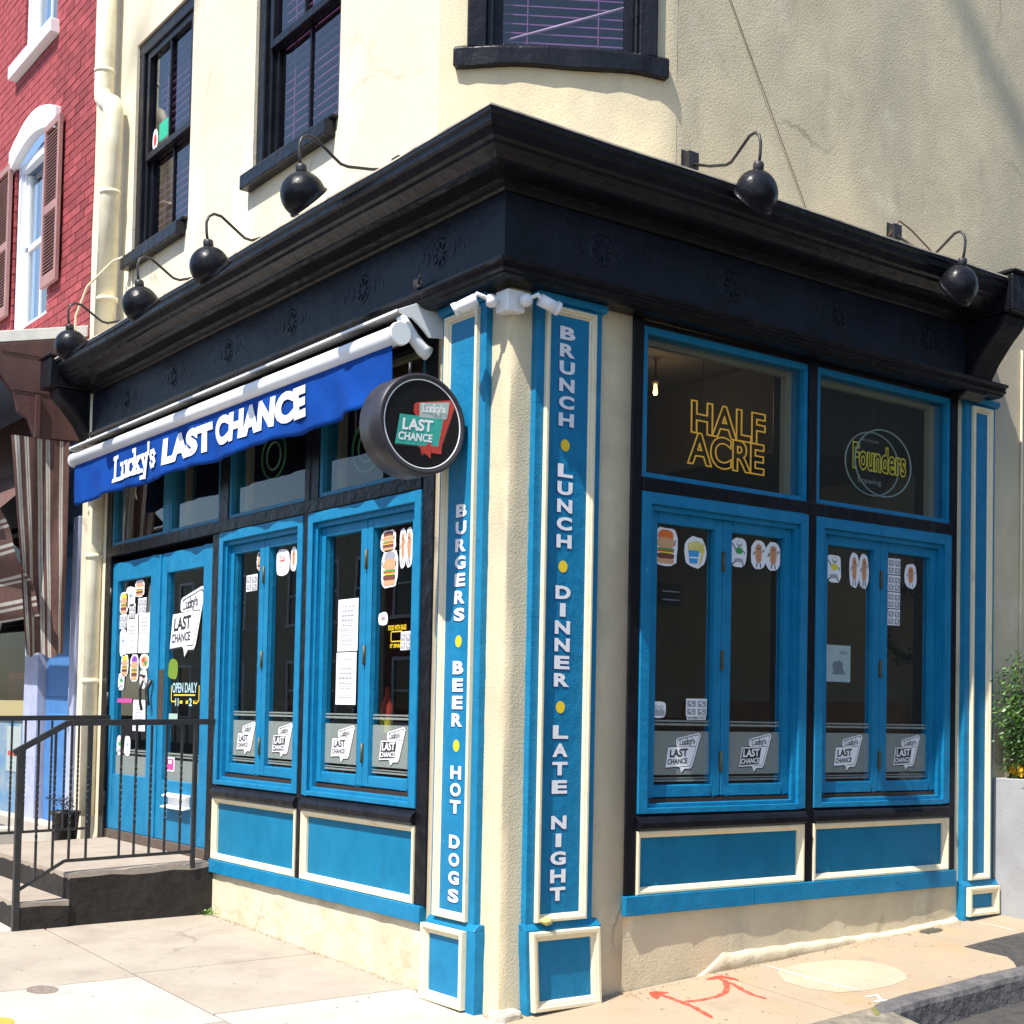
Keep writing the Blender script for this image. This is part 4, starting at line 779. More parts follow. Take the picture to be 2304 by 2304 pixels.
ob('moss_clump', MB().lathe([(.0,-.02),(.025,-.01),(.03,.005),(.015,.02),(0,.024)], (0,0,1), (.075,.235,.425), 9), M('moss', (.38,.33,.05), .95, (.6,.55,.3), ns=80, bump=1, bs=120), PB)

# ---- interior seen through the glass
inn = thing('dining_room', 'dim brown bar room seen through the shop windows', 'room', (-2.5, 2, .42))
ob('room_floor', MB().box(TW, -5.8, -.28, .28, 5.6, .36, .40), FLR, inn); ob('room_ceiling', MB().box(TW, -5.8, -.28, .28, 5.6, 3.72, 3.76), INW, inn)
ob('room_wall', MB().box(TW, -5.85, -5.8, .28, 5.6, .40, 3.72), INW, inn); ob('room_wall', MB().box(TW, -5.8, -.28, 3.86, 3.92, .40, 3.72), INB, inn)
ob('upper_floor_slab', MB().box(TW, -6.0, -.05, .02, 6.8, 3.80, 3.88), DARK, inn)
ob('ceiling_soffit', MB().box(TW, -5.0, -.55, 2.6, 3.85, 3.12, 3.71), DARK, inn)
ob('wainscot', MB().box(TW, -3.2, -.30, 3.80, 3.855, .40, 1.42), WOOD, inn)
b = thing('booth_bench', 'brown wooden booth bench against the far wall inside', 'bench', (-1.2, 3.3, .40)); ob('bench_back', MB().box(TW, -2.6, -.45, 3.55, 3.62, .40, 1.55), WOOD, b, bevel=.01); ob('bench_seat', MB().box(TW, -2.6, -.45, 3.1, 3.55, .78, .84), WOOD, b, bevel=.01); ob('bench_front', MB().box(TW, -2.6, -.45, 3.12, 3.16, .40, .78), WOOD, b)
b = thing('bar_counter', 'dark wooden bar counter across the back of the room', 'counter', (-4.2, 2.2, .40)); ob('counter_front', MB().box(TW, -4.6, -4.5, .9, 3.4, .40, 1.45), WOOD, b); ob('counter_top', MB().box(TW, -4.75, -4.2, .85, 3.45, 1.45, 1.50), M('counter_top', (.16,.08,.04), .3), b, bevel=.01)
t = thing('dining_table', 'round dark table inside behind the frosted glass', 'table', (-1.3, 1.6, .40)); ob('table_top', MB().lathe([(0,1.14),(.4,1.14),(.4,1.17),(0,1.17)], (0,0,1), (-1.3,1.6,0), 24, smooth=False), WOOD, t); ob('table_stem', MB().tube([(-1.3,1.6,.41),(-1.3,1.6,1.14)], .04), IRON, t)
b = thing('sauce_bottle', 'red and yellow sauce bottle standing behind the left shop window', 'bottle', (-1.62, .32, 1.05)); ob('shelf_bottle', MB().lathe([(0,0),(.04,0),(.04,.2),(.015,.27),(.012,.32),(0,.32)], (0,0,1), (-1.62,.32,1.25), 12), CRED, b); ob('bottle_label', MB().lathe([(.0405,.05),(.0405,.14)], (0,0,1), (-1.62,.32,1.25), 12), CYEL, b)
b = thing('window_shelf', 'narrow brown shelf behind the left shop windows', 'shelf', (-2, .32, 1.2)); ob('shelf_board', MB().box(TW, -3.2, -.8, .31, .50, 1.21, 1.245), WOOD, b, bevel=.004)
us = thing('unlit_sign', 'small unlit black letter sign inside the left side window', 'sign', (-.16, 1.21, 2.09)); mb = MB().box(TB, 1.13, 1.29, -.17, -.155, 2.03, 2.15); ob('sign_board', mb, SBLK, us)
for k_ in range(2): ob('sign_tube', MB().tube([TB(1.15,-.15,2.06+.045*k_), TB(1.27,-.15,2.06+.045*k_)], .004, 6), CGRY, us)
wr = thing('wreath', 'dark round wreath on the beige inside wall behind the right shop window', 'wreath', (-.60, 3.82, 2.15)); mb = MB(); rg = random.Random(8)
for k in range(260):
    a = rg.uniform(0, 6.283); r = .24+rg.gauss(0, .022); x, z = -.60+r*math.cos(a), 2.10+r*math.sin(a); y = 3.80-abs(rg.gauss(0, .03)); dx, dz = rg.uniform(-.04,.04), rg.uniform(-.04,.04)
    mb.add([(x, y, z), (x+dx, y-.02, z+dz), (x+dx+.012, y-.01, z+dz-.012)], [(0,1,2)])
mb.tube([(-.60+.24*math.cos(a*math.pi/12), 3.82, 2.10+.24*math.sin(a*math.pi/12)) for a in range(25)], .022, 6); ob('twigs', mb, M('wreath_twigs', (.02,.022,.012), .9), wr, kind='stuff')
def pendant(x, y, z, label, g='hanging lamps inside'):
    p = thing('pendant_lamp', label, 'lamp', (x, y, z), g); ob('cord', MB().tube([(x,y,3.71),(x,y,z+.10)], .006, 6), IRON, p); ob('socket', MB().lathe([(0,.1),(.018,.1),(.022,.05),(.0,.05)], (0,0,1), (x,y,z), 10), BRASS, p); ob('bulb', MB().lathe([(0,-.022),(.012,-.018),(.016,-.003),(.013,.014),(.009,.05)], (0,0,1), (x,y,z), 12), BULB, p); return p
pendant(-1.2, 2.0, 3.50, 'lit pendant bulb high behind the gold neon')
pl2 = bpy.data.lights.new('pendant_light', 'POINT'); pl2.energy = 3.5; pl2.color = (1,.66,.36); pl2.shadow_soft_size = .04
plo = bpy.data.objects.new('pendant_light', pl2); S.collection.objects.link(plo); plo.location = (-1.2, 2.0, 3.43)
# neon signs behind the side transoms
mm_ = [(-.12)]
nh = thing('neon_sign', 'gold outline neon letters in two lines behind the first side transom', 'neon sign', (-.12, 1.58, 2.8))
def neon_text(s, cx, cz, w, h, d, r, parent, m, bold=.03, T=TB):
    vs, fs, W_, H_ = txt(s, bold, r/((h))*1.0); o = ob('neon_lettering', MB().add([T(cx+x*w, d+z*w/W_, cz+y*h) for x, y, z in vs], fs, 0, True), m, parent, recalc=False); return o
neon_text('HALF', 1.60, 3.075, .58, .185, -.12, .0035, nh, NEON); neon_text('ACRE', 1.585, 2.90, .60, .185, -.12, .0035, nh, NEON)
ob('hanging_wire', MB().tube([TB(1.4,-.12,3.16), TB(1.4,-.12,3.43)], .002, 4).tube([TB(1.8,-.12,3.16), TB(1.8,-.12,3.43)], .002, 4), IRON, nh)
nb = thing('neon_sign', 'round brewing neon sign with gold script behind the second side transom', 'neon sign', (-.12, 2.9, 3.0))
for rx, rz, oh, dd in ((.262,.205,.0,-.10), (.250,.195,-.03,-.16)): ob('neon_ring', MB().tube([TB(2.90+oh+rx*math.cos(a*math.pi/20), dd, 3.005+rz*math.sin(a*math.pi/20)) for a in range(41)], .005, 6, caps=False), NEOW, nb)
ob('sign_disc', MB().lathe([(0,0),(.2,0),(.2,.006),(0,.006)], (1,0,0), (-.20,2.88,3.0), 28, smooth=False), SBLK, nb)
neon_text('Founders', 2.89, 3.03, .50, .17, -.12, .0042, nb, NEOY, .03)
for tx_, zz_, ww_, hh_ in (('brewing', 2.90, .22, .045), ('MICHIGAN', 3.155, .16, .02)): ob('printed_lettering', put_text(MB(), TB, tx_, 2.88, zz_, ww_, hh_, -.19, 0, .01), M('dim_white_print', (.35,.37,.36), .6), nb, recalc=False)
ob('hanging_wire', MB().tube([TB(2.80,-.12,3.20), TB(2.85,-.12,3.43)], .002, 4), IRON, nb)
for (x, z, lab) in ((-2.85, 3.08, 'green leaf shaped neon tube behind the third transom'), (-1.63, 2.97, 'round green neon tube behind the transom next to the blade sign')):
    g_ = thing('neon_sign', lab, 'neon sign', (x, .15, z)); ob('neon_ring', MB().tube([(x+.17*math.cos(a*math.pi/14), .15, z+.15*math.sin(a*math.pi/14)) for a in range(29)], .007, 6, caps=False), NEOG, g_); ob('neon_ring', MB().tube([(x+.10*math.cos(a*math.pi/14), .15, z+.09*math.sin(a*math.pi/14)) for a in range(29)], .006, 6, caps=False), M('neon_pale_green', (.25,.5,.3), .3), g_)
    ob('hanging_wire', MB().tube([(x-.14, .15, z+.1), (x-.14, .15, 3.44)], .003, 4), NEOW, g_)

# ================================================================== AWNING over the door
aw = thing('retractable_awning', 'rolled blue awning with a lettered valance and white front bar above the door', 'awning', (-3.1, 0, 3.0))
u0, u1 = -5.56, -.625
ob('front_bar', MB().tube([TA(u0, .25, 3.362), TA(u1, .25, 3.352)], .051, 24), WHT, aw)
ob('end_cap', MB().tube([TA(u1, .25, 3.352), TA(u1+.02, .25, 3.352)], [.062, .058], 24), WHT, aw); ob('end_cap', MB().tube([TA(u0, .25, 3.362), TA(u0-.015, .25, 3.362)], [.060, .056], 24), WHT, aw)
ob('hood', MB().prism(TA, [(.03,3.545),(.25,3.482),(.262,3.470),(.258,3.462),(.24,3.470),(.03,3.528)], u0-.12, -.63, axis='h'), M('hood_grey', (.40,.39,.38), .45, (.32,.31,.3), ns=9), aw)
ob('hood_lip', MB().box(TA, u0-.12, -.63, .257, .264, 3.468, 3.480), WHT, aw)
ob('wall_rail', MB().box(TA, u0, -.65, .0, .05, 3.35, 3.43), BLK, aw); ob('fabric_roll', MB().tube([TA(u0+.05, .13, 3.40), TA(-.72, .13, 3.40)], .05, 14), STRB, aw)
plate = [(-.005,3.558),(.033,3.543),(.152,3.527),(.271,3.472),(.26,3.455),(.187,3.440),(.127,3.396),(.085,3.357),(-.005,3.368)]
ob('end_plate', MB().prism(TA, plate, -.612, -.597, axis='h'), WHT, aw, bevel=.002); ob('end_plate', MB().prism(TA, plate, u0-.11, u0-.095, axis='h'), WHT, aw, bevel=.002)
ob('folding_arm', MB().tube([TA(-.655,.225,3.455), TA(-.65,.20,3.41), TA(-.645,.15,3.35), TA(-.64,.10,3.30), TA(-.64,.065,3.285)], [.026,.032,.032,.036,.040], 14), WHT, aw)
ob('crank_ring', MB().tube([TA(u0-.02+.05*math.sin(a*math.pi/9)*-1, .2, 3.20+.09*math.cos(a*math.pi/9)) for a in range(10)], .008, 6), CRM, aw)
def val(u, z):   # valance surface offset
    t = (3.31-z)/.31
    return .262 + .012*math.sin(u*5.1+.4)*t + .010*math.sin(u*11.3+z*6)*t + (.03*max(0, 1-abs(u+1.05)/.35)*math.sin((u+1.05)*14+z*9)*t) + .004*math.sin(u*27)*t
def vfn(a, b):
    u = -5.53+(-.675+5.53)*a; zb_ = 3.0+.006*math.sin(u*5)+.003*math.sin(u*15.5)+.02*max(0, 1-abs(u+.9)/.25)
    z = 3.315+(zb_-3.315)*b; return TA(u, val(u, z), z)
va = ob('valance', MB().grid(vfn, 240, 10), CANV, aw)
sd_ = va.modifiers.new('thick', 'SOLIDIFY'); sd_.thickness = .003; sd_.offset = -1
TV = lambda u, d, z: TA(u, val(u, z)+.006+d, z)
mb = MB(); slab_word(mb, TV, "Lucky's", -4.60, 3.085, .78, .165, 0, 0, t=.17, slope=.02)
put_text(mb, TV, 'LAST', -3.29, 3.165, .80, .185, .001, 0, .065); put_text(mb, TV, 'CHANCE', -2.23, 3.175, 1.24, .185, .001, 0, .06)
ob('printed_lettering', mb, CTXT, va, recalc=False)

# ================================================================== BLADE SIGN
bs_ = thing('round_blade_sign', 'round black double sided hanging sign with white ring and pub logo', 'sign', (-.37, -.32, 2.82))
c0 = Vector((0, -.308, 2.828)); RR = .248
ob('drum', MB().lathe([(RR-.012,-.475),(RR,-.470),(RR,-.285),(RR-.006,-.280),(RR-.022,-.280),(RR-.026,-.288),(0,-.288)], (1,0,0), c0, 64).lathe([(0,-.475),(RR-.012,-.475)], (1,0,0), c0, 64), RIM, bs_)
ob('face_panel', MB().lathe([(0,-.2870),(.220,-.2870)], (1,0,0), c0, 64, smooth=False), SBLK, bs_)
ob('white_ring', MB().lathe([(.214,-.2865),(.2145,-.283),(.2195,-.283),(.220,-.2865)], (1,0,0), c0, 64), WHT, bs_)
TS = lambda h, d, z: (-.2855+d, c0.y+h, c0.z+z)
logo(TS, .014, -.005, .345, .295, 0, 'color', bs_, name='logo')
ob('bracket_arm', MB().box(TW, -.40, -.375, -.07, .0, 2.80, 2.83).box(TW, -.42, -.355, -.075, -.038, 2.74, 2.89), IRON, bs_, bevel=.002)
ob('hanger_rod', MB().tube([(-.38,-.33,3.07),(-.38,-.33,3.145)], .008, 6), IRON, bs_)

# ================================================================== GOOSENECK WALL LAMPS
def lamp(loc, rz, label, tw=0):
    L_ = thing('gooseneck_wall_lamp', label, 'wall lamp', loc, 'gooseneck lamps above the cornice'); L_.rotation_euler = (0, 0, rz)
    return L_
LT = lambda h, d, z: (h, -d, z)
lm = {}
def armset(dr):
    return (mesh('mount_box', MB().box(LT, -.035, .035, 0, .06, dr-.045, dr+.045).box(LT, -.045, .045, -.01, .005, dr-.06, dr+.06), IRON),
     mesh('arm', MB().tube([LT(0,.05,dr-.02),LT(0,.20,dr*.5-.075),LT(0,.345,-.112),LT(0,.388,-.108),LT(0,.43,-.082),LT(0,.495,-.04),LT(0,.54,-.012),LT(0,.585,-.008),LT(0,.617,-.03),LT(0,.631,-.07),LT(0,.628,-.13),LT(0,.618,-.185)], .0085, 10), IRON))
drops = [-.03, .06, .03, .03, -.01, .07]; armc = {}
lm['mount_box'] = lm['arm'] = None
ca = Vector(LT(0,.602,-.325)); opn = Vector((0, .72, -.69)).normalized()
lm['socket'] = mesh('socket', MB().tube([LT(0,.617,-.170), LT(0,.617,-.182), LT(0,.610,-.235)], [.026,.030,.030], 14), IRON)
prof = []
for k in range(13):
    th = math.pi - (math.pi*.60)*k/12; prof.append((.118*math.sin(th), .118*math.cos(th)))
prof += [(.112*math.sin(math.pi*.40), .050), (.108, .044), (.104, .0), (.08, -.07), (.03, -.10), (0, -.105)]
prof[12] = (.1135, .036); prof.insert(13, (.119, .040)); prof.insert(14, (.119, .052))
lm['shade'] = mesh('shade', MB().lathe(prof, opn, ca, 32), BLK)
lm['lamp_bulb'] = mesh('lamp_bulb', MB().lathe([(0,.03),(.03,.02),(.035,-.01),(.02,-.05),(0,-.06)], opn, ca, 12), M('bulb_glass', (.6,.58,.5), .2))
lamps = [((-1.0,-.02,4.415), 0, 'wall lamp on the street side nearest the corner'), ((-2.165,-.02,4.325), 0, 'second wall lamp from the corner on the street side'), ((-3.25,-.02,4.345), 0, 'third wall lamp from the corner on the street side'), ((-4.57,-.02,4.345), 0, 'wall lamp on the street side beside the drainpipe'),
         ((.0,1.145,4.41), math.pi/2, 'wall lamp on the side street nearest the corner'), ((.0,2.83,4.32), math.pi/2, 'wall lamp at the far end of the side street cornice')]
for i, (loc, rz, lab) in enumerate(lamps):
    e = thing('gooseneck_wall_lamp', lab, 'wall lamp', loc, 'gooseneck lamps above the cornice'); e.rotation_euler = (0, 0, rz); e.scale = (1, .86 if i > 3 else 1, 1)
    for k in lm:
        if drops[i] not in armc: armc[drops[i]] = armset(drops[i])
        o = bpy.data.objects.new(k, lm[k] or armc[drops[i]][0 if k == 'mount_box' else 1]); link(o, e); ORG[o] = loc
        if i == 5 and k != 'mount_box': o.rotation_euler = (math.radians(4), 0, 0)
        if i == 3 and k != 'mount_box': o.rotation_euler = (0, 0, math.radians(-3))
# ---- security cameras on the corner, small flood lamp on the architrave
sc = thing('security_camera', 'pair of white bullet cameras on one junction box at the top of the corner', 'camera', (.0, 0, 3.42))
ob('junction_box', MB().box(TW, -.045, .058, -.058, .045, 3.365, 3.47), WHT, sc, bevel=.006)
ob('swivel_joint', MB().lathe([(0,-.03),(.028,-.02),(.034,.0),(.028,.02),(0,.03)], (-.3,-1,0), (-.02,-.10,3.415), 12), WHT, sc); ob('swivel_joint', MB().lathe([(0,-.03),(.028,-.02),(.034,.0),(.028,.02),(0,.03)], (1,.3,0), (.10,.02,3.415), 12), WHT, sc)
ob('arm', MB().tube([(-.02,-.11,3.42),(-.04,-.17,3.44),(-.07,-.18,3.41)], .012, 8), WHT, sc); ob('arm', MB().tube([(.10,.03,3.42),(.14,.06,3.44),(.14,.09,3.41)], .012, 8), WHT, sc)
ob('camera_body', MB().tube([(-.045,-.17,3.415),(-.11,-.245,3.365)], .030, 16).tube([(-.105,-.239,3.369),(-.118,-.254,3.359)], .034, 16), WHT, sc, label='camera aimed along the street side'); ob('camera_body', MB().tube([(.135,.075,3.42),(.155,.165,3.39)], .030, 16).tube([(.154,.158,3.393),(.157,.175,3.387)], .034, 16), WHT, sc, label='camera aimed along the side street')
fl = thing('flood_lamp', 'small grey flood lamp lying on the lower cornice moulding', 'lamp', (-.50, -.20, 3.58)); ob('lamp_head', MB().tube([(-.60,-.17,3.600),(-.555,-.19,3.606),(-.545,-.195,3.607)], [.018,.026,.022], 12), RIM, fl); ob('lamp_stalk', MB().tube([(-.545,-.19,3.607),(-.515,-.20,3.64)], .006, 6), IRON, fl); ob('bracket', MB().box(TW, -.59,-.56,-.185,-.15,3.572,3.595), IRON, fl)
# ---- drainpipe
dp = thing('drainpipe', 'cream painted drainpipe with an offset bend at the left end of the pub', 'drainpipe', (-5.5, -.12, 0))
ob('pipe', MB().tube([(-5.53,-.12,9.2),(-5.53,-.12,6.36),(-5.525,-.12,6.30),(-5.44,-.12,6.23),(-5.34,-.12,6.19),(-5.30,-.12,6.11),(-5.30,-.12,5.9),(-5.36,-.12,4.3)], .078, 20), PIPE, dp, label='upper length with the bend')
ob('pipe', MB().tube([(-5.56,-.10,4.0),(-5.56,-.10,3.5),(-5.60,-.07,3.3),(-5.62,-.05,3.0),(-5.62,-.05,.55)], .062, 20), PIPE, dp, label='lower length beside the door')
for z in (8.4, 6.5, 5.45, 4.6): ob('pipe_collar', MB().tube([(-5.53 if z > 6.2 else -5.31,-.12,z),(-5.53 if z > 6.2 else -5.31,-.12,z+.03)], .083, 20), PIPE, dp)
for z in (2.6, 1.6): ob('pipe_collar', MB().tube([(-5.62,-.05,z),(-5.62,-.05,z+.04)], .07, 16), PIPE, dp)
cb = thing('cable_loop', 'pale loose cable looping over the drainpipe above the cornice end', 'cable', (-5.2, -.2, 4.3)); ob('wire', MB().tube([(-5.1,-.01,4.95),(-5.2,-.12,4.90),(-5.4,-.25,4.72),(-5.5,-.3,4.5),(-5.52,-.3,4.25),(-5.5,-.28,4.15)], .010, 6).tube([(-5.1,-.01,4.95),(-5.08,-.01,4.6),(-5.1,-.01,4.35)], .006, 6), CRM, cb)
c3 = thing('wall_cable', 'thin straight brown cable running down the side wall to the cornice', 'cable', (0.01, 2.0, 4.3)); ob('wire', MB().tube([TB(-.05,.012,7.8),TB(1.434,.012,5.385),TB(2.041,.012,4.398),TB(2.14,.012,4.22)], .0028, 6), M('faded_wire', (.24,.17,.12), .7), c3)
c2 = thing('wall_cable', 'thin brown cable draped on the side wall above the last lamp', 'cable', (0.03, 3.0, 4.45)); ob('wire', MB().tube([TB(2.78,.02,4.36),TB(2.84,.05,4.46),TB(2.95,.05,4.43),TB(3.10,.07,4.34),TB(3.20,.08,4.26)], .006, 6), M('brown_wire', (.12,.07,.05), .6), c2)

# ================================================================== STOOP AND RAILINGS
sp = thing('entrance_steps', 'concrete entrance steps with dark painted sides at the double door', 'steps', (-4.3, -.5, 0))
def rough_step(x0, x1, y0, y1, z0, z1, zb=None, name='step'):
    mb = MB(); nx, ny = int((x1-x0)/.05), max(2, int((y1-y0)/.12)); r = random.Random(int(z1*1000)); J = [r.uniform(-.006, .004) for _ in range(400)]
    zt = lambda y: z1 - .03*(0-y)/.95 if zb is None else z1
    top = lambda a, b: (x0+(x1-x0)*a, y0+(y1-y0)*b, zt(y0+(y1-y0)*b)+(J[int(a*nx) % 400] if b == 0 else (J[int(b*ny+90)] if a == 1 else 0)))
    mb.grid(top, nx, ny, 0, False)
    fr = [top(i/nx, 0) for i in range(nx+1)]; rs = [top(1, j/ny) for j in range(ny+1)]; ls = [top(0, j/ny) for j in range(ny+1)]
    k = .028
    for L_ in (fr, rs, ls):
        n_ = len(L_); vs = L_ + [(p[0], p[1], p[2]-k+J[(i*7) % 400]*1.5) for i, p in enumerate(L_)] + [(p[0], p[1], z0) for p in L_]
        mb.add(vs, [(i, i+1, n_+i+1, n_+i) for i in range(n_-1)], 0); mb.add(vs[n_:], [(i, i+1, n_+i+1, n_+i) for i in range(n_-1)], 1)
    return ob(name, mb, [STEP, STEPD], sp)
rough_step(-5.32, -3.29, -.955, .0, -.1, .402, name='landing'); rough_step(-5.32, -3.275, -1.27, -.957, -.1, .212, 1, name='step')
def baluster_mesh():
    mb = MB(); n_ = 40; vs = []; h = 1
    for i in range(n_+1):
        z = i/n_; tw = 0 if z < .25 else (min(1, (z-.25)/.45)*math.pi*5)
        for k in range(4): a = tw+math.pi/4+k*math.pi/2; vs.append((.0095*math.cos(a), .0095*math.sin(a), z))
    return mesh('baluster', mb.add(vs, [(i*4+k, i*4+(k+1) % 4, (i+1)*4+(k+1) % 4, (i+1)*4+k) for i in range(n_) for k in range(4)]), IRON)
bal = baluster_mesh()
def sqbar(mb, p, q, w=.0125, h=.019):
    P, Q = Vector(p), Vector(q); t = (Q-P).normalized(); s_ = t.cross(Vector((0,0,1))).normalized()*w; u_ = Vector((0,0,1)).cross(s_).normalized() if False else s_.cross(t).normalized()*h
    vs = [a+i*s_+j*u_ for a in (P, Q) for i, j in ((-1,-1),(1,-1),(1,1),(-1,1))]
    return mb.add(vs, [(0,1,2,3),(7,6,5,4),(0,4,5,1),(1,5,6,2),(2,6,7,3),(3,7,4,0)])
def railing(x, label, ys, full=True):
    r = thing('stair_railing', label, 'railing', (x, -.6, .2), 'iron railings on the entrance steps')
    yk = -.99
    top = lambda y: 1.315 if y > yk else 1.315-(yk-y)*.57
    low = lambda y: .455+(y-yk)*.03 if y > yk else .455-(yk-y)*.60
    mb = MB(); sqbar(mb, (x,-1.32,top(-1.32)), (x,yk,1.315)); sqbar(mb, (x,yk,1.315), (x,-.0,1.335)); ob('top_rail', mb, IRON, r, bevel=.003)
    mb = MB(); sqbar(mb, (x,-1.275,low(-1.275)), (x,yk,.455), .006, .010); sqbar(mb, (x,yk,.455), (x,-.147,.478), .006, .010); ob('bottom_rail', mb, IRON, r)
    ob('post', MB().box(TW, x-.019, x+.019, -1.297, -1.259, .02, top(-1.278)), IRON, r, bevel=.003)
    ob('post', MB().box(TW, x-.014, x+.014, -.16, -.132, .37, 1.325), IRON, r, bevel=.003)
    for y in ys:
        z0, z1 = low(y), top(y)-.01; o = bpy.data.objects.new('baluster', bal); link(o, r); o.location = (0, y+.6, z0-.2); o.scale = (1, 1, z1-z0)
    return r
railing(-3.29, 'black iron railing on the near side of the entrance steps', (-1.168,-1.065,-.965,-.858,-.645,-.548,-.447,-.345,-.24)); railing(-5.30, 'black iron railing on the far side of the entrance steps', (-1.168,-1.065,-.965,-.858,-.745,-.645,-.548,-.447,-.345,-.24))
wd = thing('weed', 'small yellow green weed in the corner between steps and plinth', 'weed', (-3.28,-.03,.05)); mb = MB(); rg = random.Random(5)
for k in range(90):
    x, y = -3.25+rg.gauss(0,.035), -.035+rg.gauss(0,.02); z = gz(x,y)+rg.uniform(0,.035); a = rg.uniform(0,6.28); mb.add([(x,y,z),(x+.014*math.cos(a),y+.014*math.sin(a),z+.006),(x+.008*math.cos(a+1.2),y+.008*math.sin(a+1.2),z+.012)], [(0,1,2)])
ob('leaves', mb, LEAFL, wd, kind='stuff')
pt = thing('flower_pot', 'black pot with dead plants at the far back corner of the landing', 'plant pot', (-5.58,-.22,.2)); ob('pot', MB().lathe([(0,0),(.085,0),(.105,.23),(.115,.23),(.115,.26),(.095,.26),(.09,.24),(0,.24)], (0,0,1), (-5.52,-.25,.34), 20), IRON, pt); mb = MB(); rg = random.Random(6)
for k in range(120): a = rg.uniform(0,6.28); r = rg.uniform(0,.09); x, y = -5.52+r*math.cos(a), -.25+r*math.sin(a); z = .58+rg.uniform(0,.12); mb.add([(x,y,z),(x+rg.uniform(-.03,.03),y+rg.uniform(-.03,.03),z+rg.uniform(.0,.04)),(x+.012,y,z+.01)], [(0,1,2)])
ob('dead_plants', mb, M('dry_plant', (.05,.05,.035), .9), pt, kind='stuff')

# ================================================================== PLANTER ON THE RIGHT
pl_ = thing('tall_planter', 'tall pale grey planter box standing against the side wall past the shopfront', 'planter', (.35, 4.15, .2))
px0, px1, py0, py1, pz = .015, .62, 3.87, 4.55, 1.075
mb = MB().box(TW, px0, px1, py0, py0+.03, .15, pz).box(TW, px0, px1, py1-.03, py1, .15, pz).box(TW, px0, px0+.03, py0+.03, py1-.03, .15, pz).box(TW, px1-.03, px1, py0+.03, py1-.03, .15, pz); ob('box', mb, PLNT, pl_, bevel=.006); ob('soil', MB().box(TW, px0+.03, px1-.03, py0+.03, py1-.03, 1.0, 1.035), M('soil', (.04,.03,.02), .95), pl_)
sh = thing('boxwood_shrub', 'dark green small leaved shrub rising from the grey planter', 'shrub', (.38, 4.2, 1.03))
mb = MB(); rg = random.Random(11); stems = []
for k in range(14):
    x, y = .20+rg.uniform(-.08,.14), 4.02+rg.uniform(-.07,.14); hx, hy = rg.uniform(-.16,.20), rg.uniform(-.2,.2); h = rg.uniform(.42,.85)*(1.0-abs(hx)*1.6); stems.append((x, y, hx, hy, h)); mb.tube([(x,y,1.03),(x+hx*.6,y+hy*.6,1.03+h*.55),(x+hx,y+hy,1.03+h)], [.007,.005,.002], 5)
ob('stems', mb, STEM, sh); mb = MB(); fb = MB()
for k in range(7500):
    x, y, hx, hy, h = rg.choice(stems); t = rg.uniform(.22, 1.05); q = Vector((x+hx*t, y+hy*t, 1.03+h*t)) + Vector((rg.gauss(0,.042), rg.gauss(0,.042), rg.gauss(0,.04)))
    n_ = Vector((rg.uniform(-1,1), rg.uniform(-1,1), rg.uniform(-.2,1))).normalized(); a = n_.orthogonal().normalized(); b_ = n_.cross(a); L_, w_ = rg.uniform(.012,.02), rg.uniform(.006,.009)
    mb.add([q-a*L_, q+b_*w_, q+a*L_, q-b_*w_], [(0,1,2,3)], 0 if rg.random() < .7 else 1)
    if k % 90 == 0: fb.add([q+a*.02-a*.012, q+a*.02+b_*.012, q+a*.02+a*.012, q+a*.02-b_*.012], [(0,1,2,3)])
ob('foliage', mb, [LEAF, LEAFL], sh, kind='stuff', recalc=False); ob('white_blossom', fb, PAPER, sh, kind='stuff', recalc=False)
pn = thing('pansies', 'yellow pansies at the near edge of the grey planter', 'flowers', (.12, 3.95, 1.03)); mb = MB(); fb = MB()
for k in range(420):
    q = Vector((rg.uniform(.05,.55), 3.93+abs(rg.gauss(0,.05)), 1.04+abs(rg.gauss(0,.035)))); a = Vector((rg.uniform(-1,1), rg.uniform(-1,1), rg.uniform(-.3,.5))).normalized(); b_ = a.orthogonal().normalized()
    mb.add([q-a*.016, q+b_*.009, q+a*.016, q-b_*.009], [(0,1,2,3)], 0)
for k in range(9):
    q = Vector((rg.uniform(.10,.55), rg.uniform(3.91,3.96), 1.12+rg.uniform(-.02,.03))) if k else Vector((.13,3.91,1.135))
    for j in range(5): a = j*1.257; c_ = q+Vector((.018*math.cos(a), -.006*math.sin(j), .018*math.sin(a))); fb.add([tuple(c_+Vector((.017*math.cos(t*1.047), .004*math.sin(t), .017*math.sin(t*1.047)))) for t in range(6)], [list(range(6))], 0)
ob('leaves', mb, LEAFL, pn, kind='stuff', recalc=False); ob('yellow_petals', fb, M('pansy_yellow', (.85,.42,.01), .6), pn, kind='stuff', recalc=False)
mb = MB(); rk = random.Random(8)
def rampf(a, b):
    y = -1.2+2.86*a; x = .925+.65*b; return (x, y, gz(.925, y)-.004-.17*b**1.4+rk.uniform(-.006,.006)*(b > 0))
ob('broken_ramp', mb.grid(rampf, 30, 8, 0, False), M('rough_concrete', (.24,.205,.155), .95, (.11,.10,.085), ns=9, bump=1, bs=60, blot=[((.40,.33,.24), 5, .5, .66, .8, 0)]), kind='structure')
ob('gutter_moss', MB().add([(.93,1.60,gz(.9,1.6)+.002),(1.0,1.55,gz(.9,1.6)-.02),(1.02,1.70,gz(.9,1.6)-.02),(.93,1.66,gz(.9,1.6)+.0)], [(0,1,2,3)]), M('moss_green', (.20,.20,.03), .95, (.12,.12,.05), ns=60), sw)
# vertical seam strip on the side wall
ob('conduit', MB().tube([TB(4.16,.01,.3), TB(4.16,.01,3.9)], .008, 6), STUW, pub)

